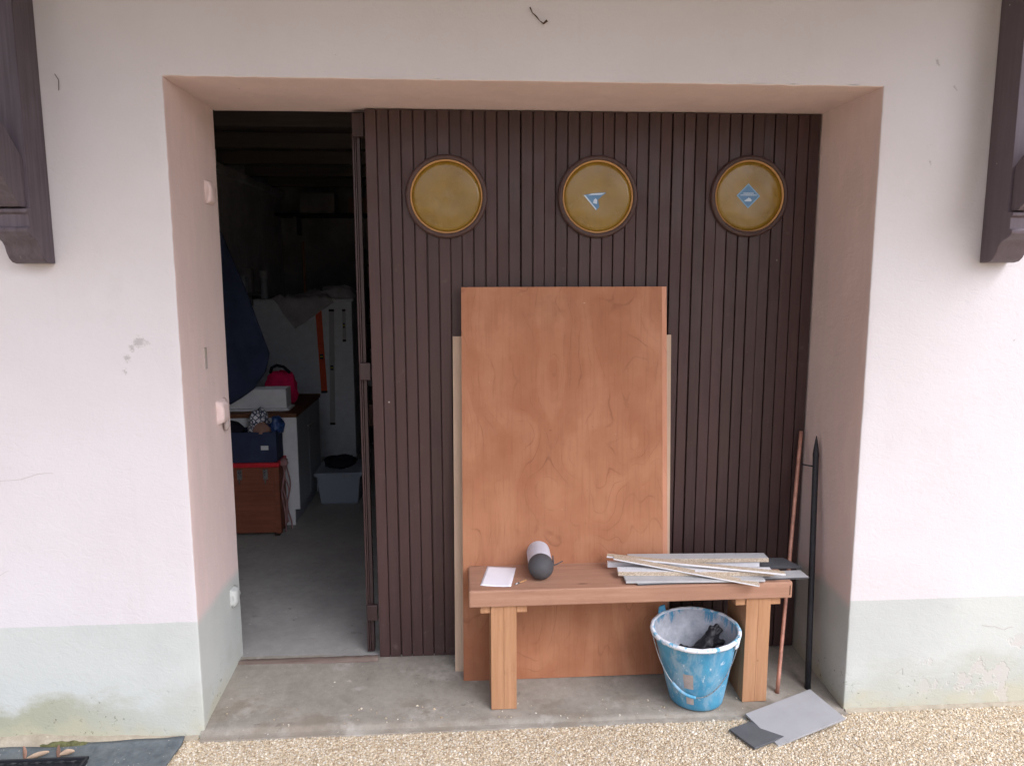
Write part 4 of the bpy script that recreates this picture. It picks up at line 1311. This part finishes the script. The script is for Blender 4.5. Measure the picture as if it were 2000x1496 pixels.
def crumple(name, c, s, mat_, label, cat, seed, amp=0.28, sub=4):
    bm = bmesh.new()
    bmesh.ops.create_icosphere(bm, subdivisions=sub, radius=1.0)
    V = []
    for v in bm.verts:
        q_ = v.co
        r_ = 1 + amp * (noise.noise(q_ * 1.6 + Vector((seed, 0, 0))) + 0.6 * abs(noise.noise(q_ * 3.4 + Vector((0, seed, 0)))) + 0.3 * noise.noise(q_ * 8 + Vector((0, 0, seed))))
        z = max(q_.z * r_, -0.8)
        V.append(Vector((c[0] + q_.x * r_ * s[0], c[1] + q_.y * r_ * s[1], c[2] + z * s[2])))
    bm.verts.index_update()
    F = [tuple(v.index for v in f.verts) for f in bm.faces]
    bm.free()
    return tag(mesh(name, V, F, mat_, None, True), label, cat)
crumple('plastic_bag', (-0.315, 2.09, 0.735), (0.068, 0.06, 0.105), 'printed_bag', 'white printed plastic bag sticking out of the black box', 'bag', 3)
crumple('paper_parcel', (-0.280, 2.035, 0.715), (0.050, 0.028, 0.055), 'brown_paper', 'small brown paper parcel in front of the printed bag', 'parcel', 11, 0.18)
crumple('blue_bag', (-0.205, 2.10, 0.735), (0.040, 0.05, 0.055), 'blue_bag', 'small blue foil bag at the right end of the black box', 'bag', 23, 0.35)
crumple('folded_cloth', (-0.52, 2.09, 0.72), (0.12, 0.07, 0.05), 'dark_cloth', 'black cloth heaped at the left end of the black box', 'cloth', 31, 0.2)

# cords hanging at the chest's side
cd = empty('cord_bundle', (-0.165, 2.06, FZ), 'pinkish cords hanging from the right side of the chest', 'cord')
for i in range(4):
    P = [(-0.168 + 0.010 * math.sin(t * 0.5 + i * 1.7) + 0.004 * i, 2.03 + 0.03 * i + 0.012 * math.sin(t * 0.7 + i), 0.51 - t * (0.022 + 0.003 * (i % 2))) for t in range(19)]
    G().tube(P, 0.0045, 7).build('cord', 'pink_cord', cd, True)
crumple('knotted_rag', (-0.160, 2.05, 0.515), (0.024, 0.03, 0.028), 'pink_cord', 'dull pink knot of rag at the corner of the red lid', 'rag', 41, 0.3, 3)

# white tray on the worktop
ty = empty('white_tray', (-0.36, 2.37, 0.797), 'white rectangular plastic tub on the worktop', 'tub')
box('front_side', (-0.60, 2.290, 0.815), (-0.186, 2.296, 0.938), 'white_laminate', ty, 0.002)
box('rear_side', (-0.60, 2.424, 0.815), (-0.186, 2.430, 0.938), 'white_laminate', ty, 0.002)
box('left_side', (-0.60, 2.2965, 0.815), (-0.594, 2.4235, 0.938), 'white_laminate', ty, 0.002)
box('right_side', (-0.192, 2.2965, 0.815), (-0.186, 2.4235, 0.938), 'white_laminate', ty, 0.002)
box('bottom', (-0.64, 2.27, 0.798), (-0.165, 2.445, 0.8145), 'white_laminate', ty, 0.006)

# magenta bag with a dark strap
mb = crumple('magenta_bag', (-0.265, 2.53, 0.905), (0.105, 0.07, 0.125), 'magenta_fabric', 'bright magenta bag with a dark strap behind the white tub', 'bag', 53, 0.2)
G().tube([(-0.33, 2.50, 1.02), (-0.315, 2.48, 1.055), (-0.28, 2.47, 1.072), (-0.235, 2.475, 1.06), (-0.20, 2.49, 1.02)], 0.010, 8).build('strap', 'dark_cloth', mb, True)

# navy cover hanging against the left wall
def navyf(u, v):
    z = 0.800 + 1.45 * v
    tz = [(0.80, -0.62), (0.83, -0.56), (0.87, -0.49), (0.94, -0.385), (1.05, -0.30), (1.17, -0.268), (1.35, -0.325), (1.594, -0.405), (2.006, -0.556), (2.25, -0.66)]
    xr = tz[-1][1]
    for (za, xa), (zb_, xb) in zip(tz[:-1], tz[1:]):
        if za <= z <= zb_:
            xr = xa + (xb - xa) * (z - za) / (zb_ - za); break
    xl = -0.872
    a = u * math.pi
    x = xl + (xr - xl) * (0.5 - 0.5 * math.cos(a))
    dep = 0.085
    y = 2.262 - dep * 0.45 * math.sin(a) ** 0.6 + 0.016 * math.sin((x * 30 + z * 9 + 2 * fbm((x * 3, 1, z * 2)))) * math.sin(a) + 0.020 * fbm((x * 6, 0, z * 5))
    return (x, y, z + 0.006 * noise.noise((x * 40, 1, 0)) * (1 - v))
def navyb(u, v):
    x, y, z = navyf(u, v)
    return (x, 2.262 + 0.02 * math.sin(u * math.pi), z)
V1, F1 = grid(40, 50, navyf)
V2, F2 = grid(40, 50, navyb)
g = G().add(V1, F1).add(V2, [f[::-1] for f in F2])
tag(g.build('navy_cover', 'navy_fabric', None, True), 'large dark navy cloth cover leaning on the left garage wall', 'cover')

# tall pale cupboard at the back
tc = empty('tall_cupboard', (-0.42, 4.28, FZ), 'tall pale cupboard side at the back of the garage, spirit levels hung on it', 'cupboard')
box('body', (-0.868, 4.05, FZ), (0.0, 4.50, 1.437), 'pale_panel', tc, 0.003)
box('top_board', (-0.868, 4.03, 1.439), (0.018, 4.52, 1.459), 'white_laminate', tc, 0.003)
def ragf(u, v):
    a = (u - 0.5) * 0.42; b = (v - 0.5) * 0.42
    x = -0.43 + a * 0.8 - b * 0.55
    s = a * 0.55 + b * 0.8 + 0.02            # >0 : over the top, <0 : hangs in front
    x += 0.02 * noise.noise((u * 4, v * 4, 1))
    if s > 0:
        return (x, 4.022 + s, 1.468 + 0.05 * abs(noise.noise((u * 5, v * 5, 3))) + 0.10 * max(0, u - 0.4) * min(1, s * 8))
    return (x, 4.020 - 0.012 * abs(noise.noise((u * 6, v * 6, 7))), 1.466 + s)
tag(cloth('dust_sheet', 40, 40, ragf, 'grey_cloth', None, 0.004), 'grey rag draped over the front edge of the tall cupboard', 'rag')
crumple('rag_heap', (-0.14, 4.16, 1.50), (0.15, 0.10, 0.075), 'grey_cloth', 'crumpled darker rag heaped on the right of the tall cupboard', 'rag', 61, 0.3)
sc_ = empty('spray_can', (-0.753, 4.12, 1.459), 'slim spray can with wide cap on the tall cupboard', 'spray can')
Ms = Matrix.Translation((-0.753, 4.12, 1.4595))
G().lathe([(0, 0), (0.030, 0), (0.031, 0.006), (0.031, 0.178), (0, 0.178)], 24, Ms).build('can', 'grey_laminate', sc_, auto=40)
G().lathe([(0, 0.1785), (0.037, 0.1785), (0.037, 0.235), (0.033, 0.243), (0, 0.243)], 24, Ms).build('cap', 'melamine_grey', sc_, auto=40)

def level(x0, z1, x1, z0, w, label, mat_, mid=None):
    A = Vector((x0, 4.04, z1)); B = Vector((x1, 4.04, z0))
    L = (A - B).length
    ang = math.atan2(A.x - B.x, A.z - B.z)
    Ml = Matrix.Translation(B) @ Matrix.Rotation(ang, 4, 'Y')
    t = empty('spirit_level', B, label, 'spirit level', 'spirit levels hung on the tall cupboard')
    G().box((-w / 2, -0.011, 0.02), (w / 2, 0.009, L - 0.02), 0.001, 0, Ml).build('rail', mat_, t)
    G().box((-w / 2 - 0.001, -0.012, 0.0), (w / 2 + 0.001, 0.0095, 0.0195), 0.002, 0, Ml).build('end_cap', 'level_black', t)
    G().box((-w / 2 - 0.001, -0.012, L - 0.0195), (w / 2 + 0.001, 0.0095, L), 0.002, 0, Ml).build('end_cap', 'level_black', t)
    vz = L * (mid or 0.5)
    vf = G().box((-w * 0.32, -0.0125, vz - 0.022), (w * 0.32, -0.0112, vz + 0.022), 0.0, 0, Ml).build('vial_window', 'level_black', t)
    G().tube([Ml @ Vector((-w * 0.24, -0.0135, vz)), Ml @ Vector((w * 0.24, -0.0135, vz))], 0.005, 8).build('vial', 'vial', vf, True)
level(-0.285, 1.405, -0.258, 0.640, 0.050, 'orange spirit level hung on the tall cupboard', 'orange_paint', 0.42)
level(-0.172, 1.372, -0.196, 0.355, 0.042, 'long silver spirit level hung right of the orange one', 'melamine_grey', 0.5)
level(-0.066, 1.372, -0.070, 1.090, 0.026, 'short silver spirit level at the right edge of the tall cupboard', 'melamine_grey', 0.5)

# clear storage box with a dark cloth on its lid
cb = empty('storage_box', (0.075, 2.78, FZ), 'clear plastic storage box on the garage floor', 'storage box')
def frust(zs, hw, hd, cx_, cy_):
    V = []; F = []
    for z, a, b in zip(zs, hw, hd):
        V += [(cx_ - a, cy_ - b, z), (cx_ + a, cy_ - b, z), (cx_ + a, cy_ + b, z), (cx_ - a, cy_ + b, z)]
    for i in range(len(zs) - 1):
        for j in range(4):
            F.append((i * 4 + j, i * 4 + (j + 1) % 4, (i + 1) * 4 + (j + 1) % 4, (i + 1) * 4 + j))
    F.append((3, 2, 1, 0))
    return V, F
V, F = frust([FZ + 0.001, FZ + 0.012, 0.265, 0.268, 0.268], [0.118, 0.128, 0.150, 0.162, 0.164], [0.155, 0.165, 0.185, 0.197, 0.199], 0.075, 2.795)
o = mesh('tub', V, F, 'clear_plastic', cb)
s = o.modifiers.new('thickness', 'SOLIDIFY'); s.thickness = 0.003
box('lid', (-0.092, 2.593, 0.270), (0.242, 2.997, 0.296), 'clear_plastic', cb, 0.006)
box('contents', (-0.02, 2.68, FZ + 0.016), (0.17, 2.91, 0.20), 'grey_laminate', cb, 0.02)
for xx in (-0.01, 0.13):
    box('clip', (xx, 2.586, 0.235), (xx + 0.035, 2.5925, 0.285), 'clear_plastic', cb, 0.002)
crumple('dark_cloth', (0.065, 2.78, 0.335), (0.11, 0.10, 0.045), 'dark_cloth', 'dark cloth bundled on the lid of the clear storage box', 'cloth', 71, 0.25)

# dark rack to the right of the tall cupboard
rk = empty('storage_rack', (0.32, 4.35, FZ), 'dark storage rack in the shadow behind the folded door leaf', 'rack')
for xx in (0.05, 0.62):
    for yy in (4.1, 4.55):
        box('upright', (xx, yy, FZ), (xx + 0.03, yy + 0.03, 1.9), 'shelf_dark', rk)
for zz in (0.30, 0.66, 1.02, 1.38, 1.74):
    box('shelf', (0.045, 4.095, zz), (0.655, 4.585, zz + 0.02), 'shelf_dark', rk)
kinds = [('brown_paper', 'brown carton'), ('inner_dark', 'dark carton'), ('shelf_dark', 'dusty carton'), ('dark_cloth', 'black carton')]
ords = ['lowest', 'second', 'third', 'fourth', 'highest']
for si, zz in enumerate((0.32, 0.68, 1.04, 1.40)):
    x = 0.09
    w_ = 0.17 + 0.04 * (si % 2)
    mname, kd = kinds[si]
    tag(box('carton', (x, 4.14, zz + 0.001), (x + w_, 4.40, zz + 0.15 + 0.04 * ((si + 1) % 2)), mname, None, 0.004), '%s on the %s shelf of the dark rack' % (kd, ords[si]), 'carton')
    Mj = Matrix.Translation((x + w_ + 0.07, 4.18, zz + 0.0005))
    jr = empty('storage_jar', (x + w_ + 0.07, 4.18, zz), 'grey jar beside the carton on the %s shelf of the dark rack' % ords[si], 'jar')
    G().lathe([(0, 0), (0.04, 0), (0.043, 0.006), (0.043, 0.10), (0.034, 0.115), (0, 0.115)], 24, Mj).build('body', 'glass_jar', jr, auto=40)
    G().lathe([(0, 0.1155), (0.037, 0.1155), (0.037, 0.135), (0, 0.135)], 24, Mj).build('lid', 'shelf_dark', jr, auto=40)
# high shelf across the back of the room with cartons
hs = empty('high_shelf', (-0.2, 5.2, 2.24), 'long high shelf on the back wall of the garage', 'shelf')
box('plank', (-0.86, 5.05, 2.24), (0.9, 5.395, 2.265), 'shelf_dark', hs, 0.003)
for xx in (-0.7, 0.1, 0.8):
    box('support', (xx, 5.15, 2.06), (xx + 0.03, 5.395, 2.239), 'inner_dark', hs)
tag(box('carton', (-0.62, 5.08, 2.2655), (-0.28, 5.36, 2.46), 'inner_dark', None, 0.004), 'left dark carton on the high back shelf', 'carton')
tag(box('carton', (-0.15, 5.10, 2.2655), (0.12, 5.36, 2.42), 'brown_paper', None, 0.004), 'right brown carton on the high back shelf', 'carton')
# broom leaning on the back wall
bro = empty('broom', (-0.55, 5.1, FZ), 'broom leaning on the back wall left of the tall cupboard top', 'broom')
G().tube([(-0.60, 5.12, 0.30), (-0.66, 5.37, 2.0)], 0.012, 10).build('handle', 'pale_edge_wood', bro, True)
G().box((-0.72, 5.06, FZ + 0.08), (-0.48, 5.12, 0.31), 0.01).build('head', 'shelf_dark', bro)
# small shelf on the left wall above the cupboards
sh = empty('wall_shelf', (-0.82, 3.75, 1.53), 'small wall shelf on the left garage wall', 'shelf')
box('plank', (-0.878, 3.45, 1.50), (-0.76, 4.02, 1.52), 'inner_dark', sh)
box('support', (-0.878, 3.55, 1.41), (-0.80, 3.57, 1.499), 'inner_dark', sh)
box('support', (-0.878, 3.9, 1.41), (-0.80, 3.92, 1.499), 'inner_dark', sh)
tag(box('tin', (-0.865, 3.62, 1.5205), (-0.775, 3.70, 1.66), 'grey_laminate', None, 0.004), 'square grey tin on the small wall shelf', 'tin')
tag(box('tin', (-0.865, 3.84, 1.5205), (-0.785, 3.93, 1.72), 'inner_dark', None, 0.004), 'taller dark tin on the small wall shelf', 'tin')
